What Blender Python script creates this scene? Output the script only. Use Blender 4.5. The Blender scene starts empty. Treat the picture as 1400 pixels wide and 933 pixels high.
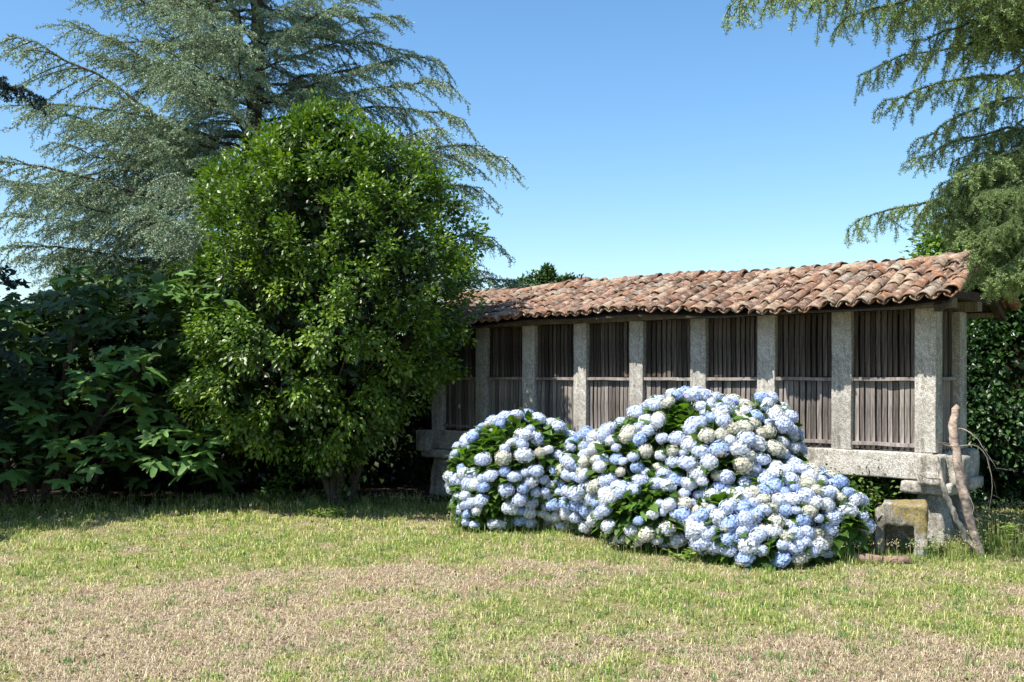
import bpy, bmesh, math, random
import numpy as np
from mathutils import Vector, Matrix, noise as mnoise

random.seed(7)
rng = np.random.default_rng(11)
R = math.radians
sc = bpy.context.scene
COL = sc.collection

# ------------------------------------------------------------------ camera, sky, sun, exposure
CAM_H = 1.70
FPX = 1361.0
cd = bpy.data.cameras.new("camera")
cam = bpy.data.objects.new("camera", cd)
COL.objects.link(cam)
cam.location = (0, 0, CAM_H)
cam.rotation_euler = (R(90), 0, 0)
cd.sensor_width = 36
cd.lens = FPX / 1400 * 36
cd.shift_y = 50.5 / 1400
cd.clip_end = 2000
sc.camera = cam

SUN_EL = R(57)
SUN_H = Vector((-0.85, -0.53)).normalized()           # horizontal direction towards the sun
sun_dir = Vector((SUN_H.x * math.cos(SUN_EL), SUN_H.y * math.cos(SUN_EL), math.sin(SUN_EL)))
w = bpy.data.worlds.new("World")
sc.world = w
w.use_nodes = True
nt = w.node_tree
bg = nt.nodes["Background"]
sky = nt.nodes.new("ShaderNodeTexSky")
sky.sky_type = 'NISHITA'
sky.sun_disc = False
sky.sun_elevation = SUN_EL
sky.sun_rotation = math.atan2(SUN_H.x, SUN_H.y)
sky.altitude = 100
sky.air_density = 1.0
sky.dust_density = 0.8
sky.ozone_density = 2.4
hs = nt.nodes.new("ShaderNodeHueSaturation")
hs.inputs["Saturation"].default_value = 1.20
hs.inputs["Hue"].default_value = 0.496
nt.links.new(sky.outputs[0], hs.inputs["Color"])
nt.links.new(hs.outputs[0], bg.inputs[0])
bg.inputs[1].default_value = 0.115
sl = bpy.data.lights.new("sun", 'SUN')
sl.energy = 5.0
sl.angle = R(0.5)
sl.color = (1.0, 0.95, 0.87)
so = bpy.data.objects.new("sun", sl)
COL.objects.link(so)
so.rotation_euler = sun_dir.to_track_quat('Z', 'Y').to_euler()
so.location = (-20, -12, 30)
vs = sc.view_settings
vs.view_transform = 'Standard'
vs.look = 'None'
vs.exposure = 0.92
vs.gamma = 1
vs.use_curve_mapping = False
sc.cycles.max_bounces = 6
sc.cycles.transparent_max_bounces = 6


# ------------------------------------------------------------------ helpers
def P(x, y, Z):
    """place in the garden that the photograph shows at pixel x, y when it stands Z metres away"""
    return Vector(((x - 700) / FPX * Z, Z, CAM_H - (y - 517) / FPX * Z))


def mat(name, rough=0.8, spec=0.3):
    m = bpy.data.materials.new(name)
    m.use_nodes = True
    n = m.node_tree.nodes
    b = n["Principled BSDF"]
    b.inputs["Roughness"].default_value = rough
    b.inputs["Specular IOR Level"].default_value = spec
    return m, m.node_tree, b


def N(t, kind, **kw):
    n = t.nodes.new(kind)
    for k, v in kw.items():
        if k in n.inputs:
            n.inputs[k].default_value = v
        else:
            setattr(n, k, v)
    return n


def ramp(t, fac, stops, interp='LINEAR'):
    r = t.nodes.new("ShaderNodeValToRGB")
    r.color_ramp.interpolation = interp
    e = r.color_ramp.elements
    while len(e) < len(stops):
        e.new(0.5)
    for el, (p, c) in zip(e, stops):
        el.position = p
        el.color = (*c, 1) if len(c) == 3 else c
    if fac is not None:
        t.links.new(fac, r.inputs[0])
    return r.outputs[0]


def mix(t, a, b, fac, mode='MIX'):
    n = t.nodes.new("ShaderNodeMix")
    n.data_type = 'RGBA'
    n.blend_type = mode
    for sock, v in ((n.inputs[0], fac), (n.inputs[6], a), (n.inputs[7], b)):
        if isinstance(v, (int, float)):
            sock.default_value = v
        elif isinstance(v, tuple):
            sock.default_value = (*v, 1)
        else:
            t.links.new(v, sock)
    return n.outputs[2]


def tex(t, scale, detail=5, rough=0.6, coord='Object', dist=0.0, stretch=None):
    c = t.nodes.new("ShaderNodeTexCoord")
    o = c.outputs[coord]
    if stretch:
        mp = t.nodes.new("ShaderNodeMapping")
        mp.inputs["Scale"].default_value = stretch
        t.links.new(o, mp.inputs[0])
        o = mp.outputs[0]
    n = N(t, "ShaderNodeTexNoise", Scale=scale, Detail=detail, Roughness=rough, Distortion=dist)
    t.links.new(o, n.inputs["Vector"])
    return n.outputs[0]


def bump(t, b, h, strength=0.5, dist=0.01):
    n = N(t, "ShaderNodeBump", Strength=strength, Distance=dist)
    t.links.new(h, n.inputs["Height"])
    t.links.new(n.outputs[0], b.inputs["Normal"])


def leaf_mat(name, rough=0.45, spec=0.5, trans=0.35, tint_t=(1.2, 1.25, 0.5)):
    """base colour from the per-leaf attribute 'tint'; some light passes through"""
    m, t, b = mat(name, rough, spec)
    a = N(t, "ShaderNodeAttribute", attribute_name='tint')
    t.links.new(a.outputs["Color"], b.inputs["Base Color"])
    tr = t.nodes.new("ShaderNodeBsdfTranslucent")
    cc = mix(t, a.outputs["Color"], tint_t, 1.0, 'MULTIPLY')
    t.links.new(cc, tr.inputs[0])
    ms = t.nodes.new("ShaderNodeMixShader")
    ms.inputs[0].default_value = trans
    t.links.new(b.outputs[0], ms.inputs[1])
    t.links.new(tr.outputs[0], ms.inputs[2])
    t.links.new(ms.outputs[0], t.nodes["Material Output"].inputs[0])
    return m


def obj(name, me, parent=None, loc=None, rot=None):
    o = bpy.data.objects.new(name, me)
    COL.objects.link(o)
    if parent:
        o.parent = parent
    if loc is not None:
        o.location = loc
    if rot is not None:
        o.rotation_euler = rot
    return o


def tag(o, label=None, cat=None, group=None, kind=None):
    if label: o['label'] = label
    if cat: o['category'] = cat
    if group: o['group'] = group
    if kind: o['kind'] = kind
    return o


def empty(name, loc=(0, 0, 0), rz=0.0, parent=None):
    o = bpy.data.objects.new(name, None)
    COL.objects.link(o)
    o.location = loc
    o.rotation_euler = (0, 0, rz)
    o.empty_display_size = 0.2
    o.parent = parent
    return o


class MB:
    """collects pieces of one part and writes them as one mesh"""
    def __init__(self):
        self.v = []; self.f = []; self.c = []; self.n = 0

    def add(self, v, f, c=(0.5, 0.5, 0.5)):
        v = np.asarray(v, dtype=np.float32).reshape(-1, 3)
        f = np.asarray(f, dtype=np.int64)
        self.v.append(v)
        self.f.append(f + self.n)
        c = np.asarray(c, dtype=np.float32)
        if c.ndim == 1:
            c = np.tile(c, (len(v), 1))
        self.c.append(c)
        self.n += len(v)

    def mesh(self, name, m, smooth=False, tint=False):
        me = bpy.data.meshes.new(name)
        if not self.v:
            return me
        v = np.concatenate(self.v)
        me.vertices.add(len(v))
        me.vertices.foreach_set("co", v.ravel())
        loops = np.concatenate([f.ravel() for f in self.f])
        sizes = np.concatenate([np.full(len(f), f.shape[1], dtype=np.int64) for f in self.f])
        starts = np.concatenate([[0], np.cumsum(sizes)[:-1]])
        me.loops.add(len(loops))
        me.loops.foreach_set("vertex_index", loops.astype(np.int32))
        me.polygons.add(len(sizes))
        me.polygons.foreach_set("loop_start", starts.astype(np.int32))
        if tint:
            a = me.color_attributes.new('tint', 'FLOAT_COLOR', 'POINT')
            c = np.concatenate(self.c)
            a.data.foreach_set('color', np.concatenate([c, np.ones((len(c), 1), np.float32)], 1).astype(np.float32).ravel())
        me.update(calc_edges=True)
        me.validate()
        if smooth:
            me.polygons.foreach_set("use_smooth", np.ones(len(me.polygons), dtype=bool))
        for mm in (m if isinstance(m, (list, tuple)) else [m]):
            me.materials.append(mm)
        return me

    def build(self, name, m, parent=None, smooth=False, tint=False, **kw):
        return obj(name, self.mesh(name, m, smooth, tint), parent, **kw)


def tube(mb, pts, rad, sides=5, col=(0.1, 0.08, 0.06), cap=True):
    pts = np.asarray([tuple(p) for p in pts], dtype=float)
    n = len(pts)
    rad = np.asarray(rad, dtype=float) if np.ndim(rad) else np.full(n, float(rad))
    tan = np.gradient(pts, axis=0)
    tan /= np.linalg.norm(tan, axis=1, keepdims=True) + 1e-9
    up = np.array([0.0, 0, 1]) if abs(tan[:, 2]).mean() < 0.8 else np.array([1.0, 0, 0])
    a = np.cross(tan, up); a /= np.linalg.norm(a, axis=1, keepdims=True) + 1e-9
    b = np.cross(tan, a)
    th = np.arange(sides) * 2 * math.pi / sides
    ring = pts[:, None] + rad[:, None, None] * (np.cos(th)[None, :, None] * a[:, None] + np.sin(th)[None, :, None] * b[:, None])
    i = np.arange(n - 1)[:, None] * sides; k = np.arange(sides)[None]
    f = np.stack([i + k, i + (k + 1) % sides, i + sides + (k + 1) % sides, i + sides + k], -1).reshape(-1, 4)
    mb.add(ring.reshape(-1, 3), f, col)
    if cap and sides >= 3:
        base = mb.n - n * sides
        for s in (0, (n - 1) * sides):
            mb.f.append(np.array([[base + s + q for q in range(sides)]], dtype=np.int64))


def unit(a):
    return a / (np.linalg.norm(a, axis=-1, keepdims=True) + 1e-9)


def scatter(mb, tv, tf, pos, d, nrm, size, col, wid=None):
    """copies of a small leaf shape (x along the leaf, y across, z out of it) written into mb"""
    tv = np.asarray(tv, float); tf = np.asarray(tf)
    x = unit(d); y = unit(np.cross(nrm, x)); z = np.cross(x, y)
    s = np.asarray(size, float)[:, None, None]
    ws = s if wid is None else s * np.asarray(wid, float)[:, None, None]
    V = pos[:, None] + s * tv[None, :, 0:1] * x[:, None] + ws * tv[None, :, 1:2] * y[:, None] + s * tv[None, :, 2:3] * z[:, None]
    n, k = len(pos), len(tv)
    F = (tf[None] + (np.arange(n) * k)[:, None, None]).reshape(-1, tf.shape[1])
    C = np.repeat(col, k, axis=0)
    mb.add(V.reshape(-1, 3), F, C)


def rand_dirs(n):
    return unit(rng.normal(size=(n, 3)))


def colmix(n, a, b, spread=1.0, dark=0.25):
    t = rng.random((n, 1)) ** spread
    c = np.array(a) * (1 - t) + np.array(b) * t
    return c * (1 - dark * rng.random((n, 1)))


def vnoise(x, y, s, seed=0):
    """smooth value noise in the plane, about 0..1"""
    x = np.asarray(x) * s; y = np.asarray(y) * s
    xi = np.floor(x).astype(np.int64); yi = np.floor(y).astype(np.int64)
    fx = x - xi; fy = y - yi
    fx = fx * fx * (3 - 2 * fx); fy = fy * fy * (3 - 2 * fy)
    def h(a, b):
        q = (a * 374761393 + b * 668265263 + seed * 1442695041) & 0x7fffffff
        q = ((q ^ (q >> 13)) * 1274126177) & 0x7fffffff
        return ((q ^ (q >> 16)) & 0xffff) / 65535.0
    return (h(xi, yi) * (1 - fx) + h(xi + 1, yi) * fx) * (1 - fy) + (h(xi, yi + 1) * (1 - fx) + h(xi + 1, yi + 1) * fx) * fy


def fbm(x, y, s, seed=0, o=3):
    a = 0; w_ = 0
    for i in range(o):
        a = a + vnoise(x, y, s * 2 ** i, seed + i * 7) / 2 ** i; w_ += 1 / 2 ** i
    return a / w_


LEAF4_V = [(0, 0, 0), (.45, .29, .06), (1, 0, -.12), (.45, -.29, .06), (.5, 0, -.03)]
LEAF4_F = [(0, 4, 1), (1, 4, 2), (0, 3, 4), (3, 2, 4)]
BROAD_V = [(0, 0, 0), (.2, .2, .03), (.5, .3, .04), (.8, .17, 0), (1, 0, -.12), (.8, -.17, 0), (.5, -.3, .04), (.2, -.2, .03), (.5, 0, -.03)]
BROAD_F = [(8, 1, 0), (8, 2, 1), (8, 3, 2), (8, 4, 3), (8, 5, 4), (8, 6, 5), (8, 7, 6), (8, 0, 7)]


def box_bm(bm, x0, x1, y0, y1, z0, z1):
    vs_ = [bm.verts.new(p) for p in ((x0, y0, z0), (x1, y0, z0), (x1, y1, z0), (x0, y1, z0), (x0, y0, z1), (x1, y0, z1), (x1, y1, z1), (x0, y1, z1))]
    for f in ((0, 3, 2, 1), (4, 5, 6, 7), (0, 1, 5, 4), (1, 2, 6, 5), (2, 3, 7, 6), (3, 0, 4, 7)):
        bm.faces.new([vs_[i] for i in f])


def stone(name, dims, m, parent, loc, rough=0.012, bev=0.02, cuts=3, taper=None, seed=0, rz=0.0):
    """a hewn stone block: bevelled, subdivided and worn"""
    bm = bmesh.new()
    dx, dy, dz = dims
    box_bm(bm, -dx / 2, dx / 2, -dy / 2, dy / 2, 0, dz)
    if taper:
        for v in bm.verts:
            if v.co.z > dz / 2:
                v.co.x *= taper; v.co.y *= taper
    bmesh.ops.bevel(bm, geom=bm.edges[:], offset=bev, segments=2, affect='EDGES', profile=0.6)
    long_e = [e for e in bm.edges if e.calc_length() > 0.09]
    bmesh.ops.subdivide_edges(bm, edges=long_e, cuts=cuts, use_grid_fill=True)
    for v in bm.verts:
        q = v.co * 6 + Vector((seed * 3.1, seed * 1.7, seed))
        q2 = v.co * 19 + Vector((seed, seed * 2.3, 5))
        v.co += (mnoise.noise_vector(q) * rough + mnoise.noise_vector(q2) * rough * 0.45)
    me = bpy.data.meshes.new(name)
    bm.to_mesh(me); bm.free()
    me.polygons.foreach_set("use_smooth", np.ones(len(me.polygons), dtype=bool))
    me.materials.append(m)
    return obj(name, me, parent, loc, (0, 0, rz))


def beam(name, dims, m, parent, loc, rot=(0, 0, 0), cuts=6, rough=0.004, seed=0):
    """timber with its long axis along x, a little crooked"""
    bm = bmesh.new()
    dx, dy, dz = dims
    box_bm(bm, -dx / 2, dx / 2, -dy / 2, dy / 2, -dz / 2, dz / 2)
    es = [e for e in bm.edges if abs((e.verts[0].co - e.verts[1].co).x) > dx * .9]
    bmesh.ops.subdivide_edges(bm, edges=es, cuts=cuts, use_grid_fill=True)
    for v in bm.verts:
        n_ = mnoise.noise_vector(Vector((v.co.x * 2.5 + seed, seed * 1.3, 0)))
        n2 = mnoise.noise_vector(v.co * 14 + Vector((seed, 0, 0)))
        v.co.y += n_.y * rough * 2 + n2.y * rough
        v.co.z += n_.z * rough * 2 + n2.z * rough
    me = bpy.data.meshes.new(name)
    bm.to_mesh(me); bm.free()
    me.materials.append(m)
    return obj(name, me, parent, loc, rot)


# ------------------------------------------------------------------ materials
def granite(name, light=1.0, moss=0.0, patina=0.5):
    m, t, b = mat(name, 0.92, 0.15)
    fine = tex(t, 95, 3, 0.7)
    mid = tex(t, 26, 4, 0.7)
    big = tex(t, 3.2, 6, 0.65)
    c1 = ramp(t, fine, [(.30, (.10, .10, .095)), (.42, (.24 * light, .23 * light, .21 * light)), (.62, (.48 * light, .465 * light, .44 * light)), (.8, (.62 * light, .60 * light, .56 * light))])
    c2 = ramp(t, mid, [(.38, (.45, .44, .42)), (.58, (1, 1, 1))])
    c = mix(t, c1, c2, 0.5, 'MULTIPLY')
    c3 = ramp(t, big, [(.40, (.42, .40, .34)), (.56, (1, .99, .96))])
    c = mix(t, c, c3, patina, 'MULTIPLY')
    st = tex(t, 1.0, 6, .7, stretch=(11, 11, 1.6))
    c = mix(t, c, ramp(t, st, [(.36, (.50, .48, .44)), (.50, (1, 1, 1))]), .75, 'MULTIPLY')
    ob = t.nodes.new("ShaderNodeObjectInfo")
    c = mix(t, c, ramp(t, ob.outputs["Random"], [(0, (.80, .79, .77)), (1, (1.06, 1.05, 1.02))]), 1.0, 'MULTIPLY')
    lc = ramp(t, tex(t, 13, 6, .75), [(.60, (0, 0, 0)), (.70, (.55, .55, .55))])
    c = mix(t, c, (.62, .62, .54), lc)
    if moss:
        mn = tex(t, 7.5, 8, 0.7)
        g = N(t, "ShaderNodeTexCoord")
        sep = t.nodes.new("ShaderNodeSeparateXYZ")
        t.links.new(g.outputs["Object"], sep.inputs[0])
        ad = N(t, "ShaderNodeMath", operation='MULTIPLY_ADD')
        t.links.new(sep.outputs[2], ad.inputs[0]); ad.inputs[1].default_value = 0.8
        t.links.new(mn, ad.inputs[2])
        ad2 = N(t, "ShaderNodeMath", operation='MULTIPLY_ADD')
        t.links.new(sep.outputs[0], ad2.inputs[0]); ad2.inputs[1].default_value = 0.7
        t.links.new(ad.outputs[0], ad2.inputs[2])
        mk = ramp(t, ad2.outputs[0], [(.78, (0, 0, 0)), (.88, (.9, .9, .9))])
        mk = mix(t, mk, ramp(t, tex(t, 28, 5, .7), [(.36, (.25, .25, .25)), (.55, (1, 1, 1))]), 1.0, 'MULTIPLY')
        mc = ramp(t, tex(t, 60, 3), [(.3, (.08, .065, .02)), (.7, (.33, .24, .06))])
        c = mix(t, c, mc, mk)
    t.links.new(c, b.inputs["Base Color"])
    h = mix(t, fine, mid, 0.5)
    bump(t, b, h, 0.6, 0.012)
    return m


M_GRAN = granite("granite_ashlar", 1.5, 0, .4)
M_GRAN_OLD = granite("granite_weathered", 1.4, 0, .65)
M_MOSS = granite("granite_mossy", 1.1, 1.0, .8)


def wood(name, lo, hi, vary=0.5):
    m, t, b = mat(name, 0.85, 0.2)
    g = tex(t, 1.0, 6, .7, stretch=(60, 60, 3.5))
    g2 = tex(t, 1.0, 4, .6, stretch=(9, 9, 1.2))
    c = ramp(t, g, [(.3, lo), (.7, hi)])
    c = mix(t, c, ramp(t, g2, [(.35, (.45, .42, .40)), (.65, (1, 1, 1))]), .7, 'MULTIPLY')
    oi = t.nodes.new("ShaderNodeObjectInfo")
    c = mix(t, c, ramp(t, oi.outputs["Random"], [(0, (.36, .33, .31)), (.5, (.80, .76, .74)), (1, (1.35, 1.32, 1.28))]), vary, 'MULTIPLY')
    t.links.new(c, b.inputs["Base Color"])
    bump(t, b, g, .5, .006)
    return m


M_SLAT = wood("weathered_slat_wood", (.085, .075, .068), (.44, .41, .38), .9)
M_SLAT_SHADE = wood("shade_toned_slat_wood", (.024, .019, .016), (.19, .16, .135), .9)  # unbleached upper slats, toned darker still to carry the eave's shade
M_RAIL = wood("grey_rail_wood", (.14, .12, .11), (.45, .41, .38), .3)
M_BEAM = wood("lichened_beam_wood", (.12, .105, .08), (.40, .37, .30), .3)
M_DARKWOOD = wood("dark_board_wood", (.03, .025, .02), (.10, .08, .06), .3)


def tile_mat(name, k=0.0):
    m, t, b = mat(name, 0.9, 0.15)
    oi = t.nodes.new("ShaderNodeObjectInfo")
    base = ramp(t, oi.outputs["Random"], [(0, (.22, .12, .085)), (.15, (.42, .235, .165)), (.3, (.30, .18, .14)), (.45, (.52, .36, .27)),
                                          (.58, (.26, .15, .12)), (.7, (.56, .45, .36)), (.82, (.38, .22, .16)), (.92, (.20, .16, .14)), (1, (.60, .53, .46))])
    add = N(t, "ShaderNodeVectorMath", operation='ADD')
    c = t.nodes.new("ShaderNodeTexCoord")
    comb = t.nodes.new("ShaderNodeCombineXYZ")
    mm = N(t, "ShaderNodeMath", operation='MULTIPLY'); mm.inputs[1].default_value = 37.0
    t.links.new(oi.outputs["Random"], mm.inputs[0])
    for q in range(3):
        t.links.new(mm.outputs[0], comb.inputs[q])
    t.links.new(c.outputs["Object"], add.inputs[0]); t.links.new(comb.outputs[0], add.inputs[1])
    def nz(s, d=5, r=.65):
        n = N(t, "ShaderNodeTexNoise", Scale=s, Detail=d, Roughness=r)
        t.links.new(add.outputs[0], n.inputs["Vector"])
        return n.outputs[0]
    a = nz(9); f = nz(60, 3)
    lich = ramp(t, nz(14, 6), [(.50, (0, 0, 0)), (.62, (1, 1, 1))])
    dark = ramp(t, nz(11, 6), [(.48, (0, 0, 0)), (.62, (1, 1, 1))])
    orange = ramp(t, nz(5, 5), [(.55, (0, 0, 0)), (.68, (1, 1, 1))])
    col = mix(t, base, ramp(t, a, [(.3, (.6, .58, .56)), (.7, (1.15, 1.1, 1.08))]), .8, 'MULTIPLY')
    mo = N(t, "ShaderNodeMath", operation='MULTIPLY'); mo.inputs[1].default_value = .6
    t.links.new(orange, mo.inputs[0])
    col = mix(t, col, (.50, .22, .08), mo.outputs[0])
    ml = N(t, "ShaderNodeMath", operation='MULTIPLY'); ml.inputs[1].default_value = .62
    t.links.new(lich, ml.inputs[0])
    col = mix(t, col, (.66, .60, .52), ml.outputs[0])
    md = N(t, "ShaderNodeMath", operation='MULTIPLY'); md.inputs[1].default_value = .6
    t.links.new(dark, md.inputs[0])
    col = mix(t, col, (.085, .07, .06), md.outputs[0])
    col = mix(t, col, ramp(t, f, [(.3, (.65, .65, .65)), (.7, (1.1, 1.1, 1.1))]), .7, 'MULTIPLY')
    col = mix(t, col, (.72, .71, .66), 1.0, 'MULTIPLY')
    t.links.new(col, b.inputs["Base Color"])
    bump(t, b, f, .6, .008)
    return m


M_TILE = tile_mat("aged_clay_tile")


def bark(name, lo, hi, stretch=(30, 30, 6)):
    m, t, b = mat(name, 0.95, 0.1)
    g = tex(t, 1.0, 6, .7, stretch=stretch)
    c = ramp(t, g, [(.35, lo), (.65, hi)])
    t.links.new(c, b.inputs["Base Color"])
    bump(t, b, g, .8, .015)
    return m


M_BARK = bark("grey_brown_bark", (.025, .020, .016), (.11, .088, .07))
M_BARK_PALE = bark("pale_branch_bark", (.16, .115, .09), (.50, .40, .33), (16, 16, 26))
M_BARK_GREY = bark("lichened_branch_bark", (.12, .10, .085), (.46, .42, .36), (25, 25, 14))
M_TWIG = bark("dry_twig", (.18, .14, .11), (.42, .36, .30))
M_LOG = bark("red_brown_log", (.13, .08, .06), (.36, .25, .19), (20, 20, 20))
M_CAM = leaf_mat("camellia_leaf", .42, .5, .22, (1.5, 1.7, .4))
M_HEDGE = leaf_mat("hedge_leaf", .6, .2, .12)
M_FIG = leaf_mat("fig_leaf", .5, .28, .28)
M_HYD = leaf_mat("hydrangea_leaf", .45, .4, .35, (1.5, 1.7, .35))
M_NEEDLE = leaf_mat("cedar_needle", .6, .25, .15, (1.1, 1.1, .8))
M_PETAL = leaf_mat("hydrangea_petal", .75, .1, .25, (1, 1, 1.05))
M_GRASS = leaf_mat("grass_blade", .65, .25, .3, (1.1, 1.2, .5))
M_CORE, _t, _b = mat("light_blocking_core", 1, 0)  # solid dark core added inside the foliage to block light
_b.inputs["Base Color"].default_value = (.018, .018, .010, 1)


# ------------------------------------------------------------------ ground
def ground_z(x, y):
    x = np.asarray(x, float); y = np.asarray(y, float)
    near = np.exp(-((x / 14) ** 2 + ((y - 9) / 12) ** 2))
    z = near * (fbm(x, y, .45, 3) - .5) * .10
    z = z + .10 * np.exp(-(((x + 3.2) / 1.6) ** 2 + ((y - 12.3) / 1.1) ** 2))
    return z


def green_mask(x, y):
    """0 bare or straw-coloured, 1 green"""
    g = fbm(x, y, .55, 21, 4)
    f = fbm(x, y, 2.3, 5, 3)
    y_ = y + (fbm(x, y, .5, 77, 2) - .5) * 3.5
    base = .36 + .42 * np.clip((y_ - 6.9) / 3.2, 0, 1) + .16 * np.clip((x - 1.0) / 3, 0, 1) - .16 * np.clip((-x - .5) / 2, 0, 1) * np.clip((8.5 - y) / 2, 0, 1)
    f2 = fbm(x, y, 7.0, 15, 2)
    m = base + (g - .5) * 1.1 + (f - .5) * 1.3 + (f2 - .5) * 1.1
    m = m - .75 * np.exp(-(((x - 2.3) / 1.1) ** 2 + ((y - 6.0) / .45) ** 2)) - .45 * np.exp(-(((x + 2.6) / 1.4) ** 2 + ((y - 6.5) / .9) ** 2))
    m = m - .55 * np.exp(-(((x + 1.3) / 1.6) ** 2 + ((y - 8.7) / .4) ** 2))
    m = m - .45 * np.exp(-(((x + .1) / 1.0) ** 2 + ((y - 11.9) / .6) ** 2)) * (x < -.0)
    return np.clip(m, 0, 1)


def nonuni(lo, hi, far, n, step=1.35, start=1.0):
    a = list(np.linspace(lo, hi, n))
    s = start; q = hi
    while q < far:
        q += s; s *= step; a.append(q)
    s = start; q = lo
    while q > -far:
        q -= s; s *= step; a.insert(0, q)
    return np.array(a)


gx = nonuni(-7.5, 7.5, 700, 200); gy = nonuni(3.5, 14.5, 700, 160)
GX, GY = np.meshgrid(gx, gy)
GZ = ground_z(GX, GY)
mb = MB()
nx, ny = len(gx), len(gy)
ii = (np.arange(ny - 1)[:, None] * nx + np.arange(nx - 1)[None])
F = np.stack([ii, ii + 1, ii + nx + 1, ii + nx], -1).reshape(-1, 4)
gm = green_mask(GX, GY)
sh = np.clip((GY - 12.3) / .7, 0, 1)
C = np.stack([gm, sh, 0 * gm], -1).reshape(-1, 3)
mb.add(np.stack([GX, GY, GZ], -1).reshape(-1, 3), F, C)
m, t, b = mat("dry_lawn_soil", .97, .08)
a = N(t, "ShaderNodeAttribute", attribute_name='tint')
sp = t.nodes.new("ShaderNodeSeparateColor")
t.links.new(a.outputs["Color"], sp.inputs[0])
n1 = tex(t, 9, 8, .72); n2 = tex(t, 32, 7, .8); n3 = tex(t, 2.2, 5, .6)
soil = ramp(t, n2, [(.36, (.045, .032, .024)), (.46, (.17, .125, .09)), (.58, (.40, .33, .25)), (.72, (.62, .54, .43))])
soil = mix(t, soil, ramp(t, n3, [(.35, (.85, .72, .64)), (.6, (1.02, 1.0, .97))]), .8, 'MULTIPLY')
grn = ramp(t, n1, [(.3, (.13, .14, .045)), (.55, (.23, .24, .085)), (.75, (.34, .33, .13))])
grn = mix(t, grn, ramp(t, n2, [(.3, (.45, .45, .4)), (.7, (1.2, 1.2, 1.1))]), .8, 'MULTIPLY')
gmk = N(t, "ShaderNodeMath", operation='MULTIPLY_ADD'); gmk.inputs[1].default_value = 1.0; gmk.inputs[2].default_value = 0
t.links.new(sp.outputs[0], gmk.inputs[0])
adn = N(t, "ShaderNodeMath", operation='ADD')
t.links.new(gmk.outputs[0], adn.inputs[0]); t.links.new(n1, adn.inputs[1])
gf = ramp(t, adn.outputs[0], [(.62, (0, 0, 0)), (1.0, (.85, .85, .85))])
c = mix(t, soil, grn, gf)
shade_litter = ramp(t, n2, [(.3, (.015, .011, .008)), (.7, (.05, .036, .024))])  # leaf litter coloured near black to stand in for shade under trees
c = mix(t, c, shade_litter, sp.outputs[1])
t.links.new(c, b.inputs["Base Color"])
hb = mix(t, n1, n2, .6)
bump(t, b, hb, .9, .03)
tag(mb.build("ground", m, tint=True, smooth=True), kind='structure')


# ------------------------------------------------------------------ stone granary
GR = empty("stone_granary", (4.20, 9.86, 0), math.atan2(-.654, .756))
tag(GR, "long raised stone and slatted wood granary with a clay tile roof behind the blue hydrangeas", "granary")
LEN = 7.1
WID = 1.0
PW = .21
Z0, ZT = .95, 2.40
pil_x = [-(.105 + i * .861) for i in range(9)]

for i, px in enumerate(pil_x):
    for side in (0, 1):
        yy = PW / 2 if side == 0 else WID - PW / 2
        h_ = ZT - Z0 - .004
        stone("pillar", (PW + random.uniform(-.012, .012), PW, h_), M_GRAN, GR, (px, yy, Z0 + .002), rough=.006, bev=.008, cuts=5, seed=i + side * 20, rz=0)
# sill beams (front and back), long stones butted end to end
edges = [-.02, -2.45, -4.6, -LEN + .0]
for a_, b_ in zip(edges[:-1], edges[1:]):
    for side in (0, 1):
        yy = .13 if side == 0 else WID - .13
        stone("sill_stone", (a_ - b_ - .012, .30, .27), M_GRAN, GR, ((a_ + b_) / 2, yy, Z0 - .27), rough=.007, bev=.015, cuts=8, seed=a_ + side)
for px in (-.13, -LEN + .13):
    stone("end_sill_stone", (.24, WID - .58, .26), M_GRAN, GR, (px, WID / 2, Z0 - .275), rough=.007, bev=.015, cuts=3, seed=px)
# corner blocks that stand proud of the sills
for px in (.06, -LEN - .05):
    for yy in (.10, WID - .06):
        oy = -.12 if yy < .5 else .03
        stone("corner_stone", (.23, .30, .30), M_GRAN_OLD, GR, (px - .075 if px > 0 else px, yy + oy, Z0 - .31), rough=.012, bev=.032, cuts=4, seed=px * 3 + yy)
        if px > 0 and yy < .5:
            stone("corner_stone", (.20, .26, .29), M_GRAN_OLD, GR, (px + .10, yy + .02, Z0 - .312), rough=.012, bev=.03, cuts=4, seed=9)
# legs with flat cap stones
for px in (-.08, -2.45, -4.7, -LEN + .1):
    for yy in (.16, WID - .16):
        stone("cap_stone", (.50, .44, .125), M_GRAN_OLD, GR, (px, yy - .03, .545), rough=.016, bev=.035, cuts=4, seed=px + yy)
        stone("support_leg", (.33, .33, .56), M_GRAN_OLD, GR, (px, yy, -.01), rough=.018, bev=.03, cuts=4, taper=.72, seed=px * 2 + yy)
# wooden floor closing the underside
beam("floor_board", (LEN - .1, .46, .04), M_DARKWOOD, GR, (-LEN / 2, WID / 2, Z0 - .06), cuts=2)


def slat_mesh(wd, h_, seed):
    bm = bmesh.new()
    box_bm(bm, -wd / 2, wd / 2, -.009, .009, 0, h_)
    es = [e for e in bm.edges if abs((e.verts[0].co - e.verts[1].co).z) > h_ * .9]
    bmesh.ops.subdivide_edges(bm, edges=es, cuts=3, use_grid_fill=True)
    for v in bm.verts:
        k_ = mnoise.noise_vector(Vector((v.co.z * 3 + seed * 5.3, seed, math.copysign(2, v.co.x))))
        v.co.x += k_.x * .005; v.co.y += k_.y * .005
        if v.co.z < .001 or v.co.z > h_ - .001:
            v.co.z += k_.z * .012
    me = bpy.data.meshes.new("slat")
    bm.to_mesh(me); bm.free()
    return me


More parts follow.
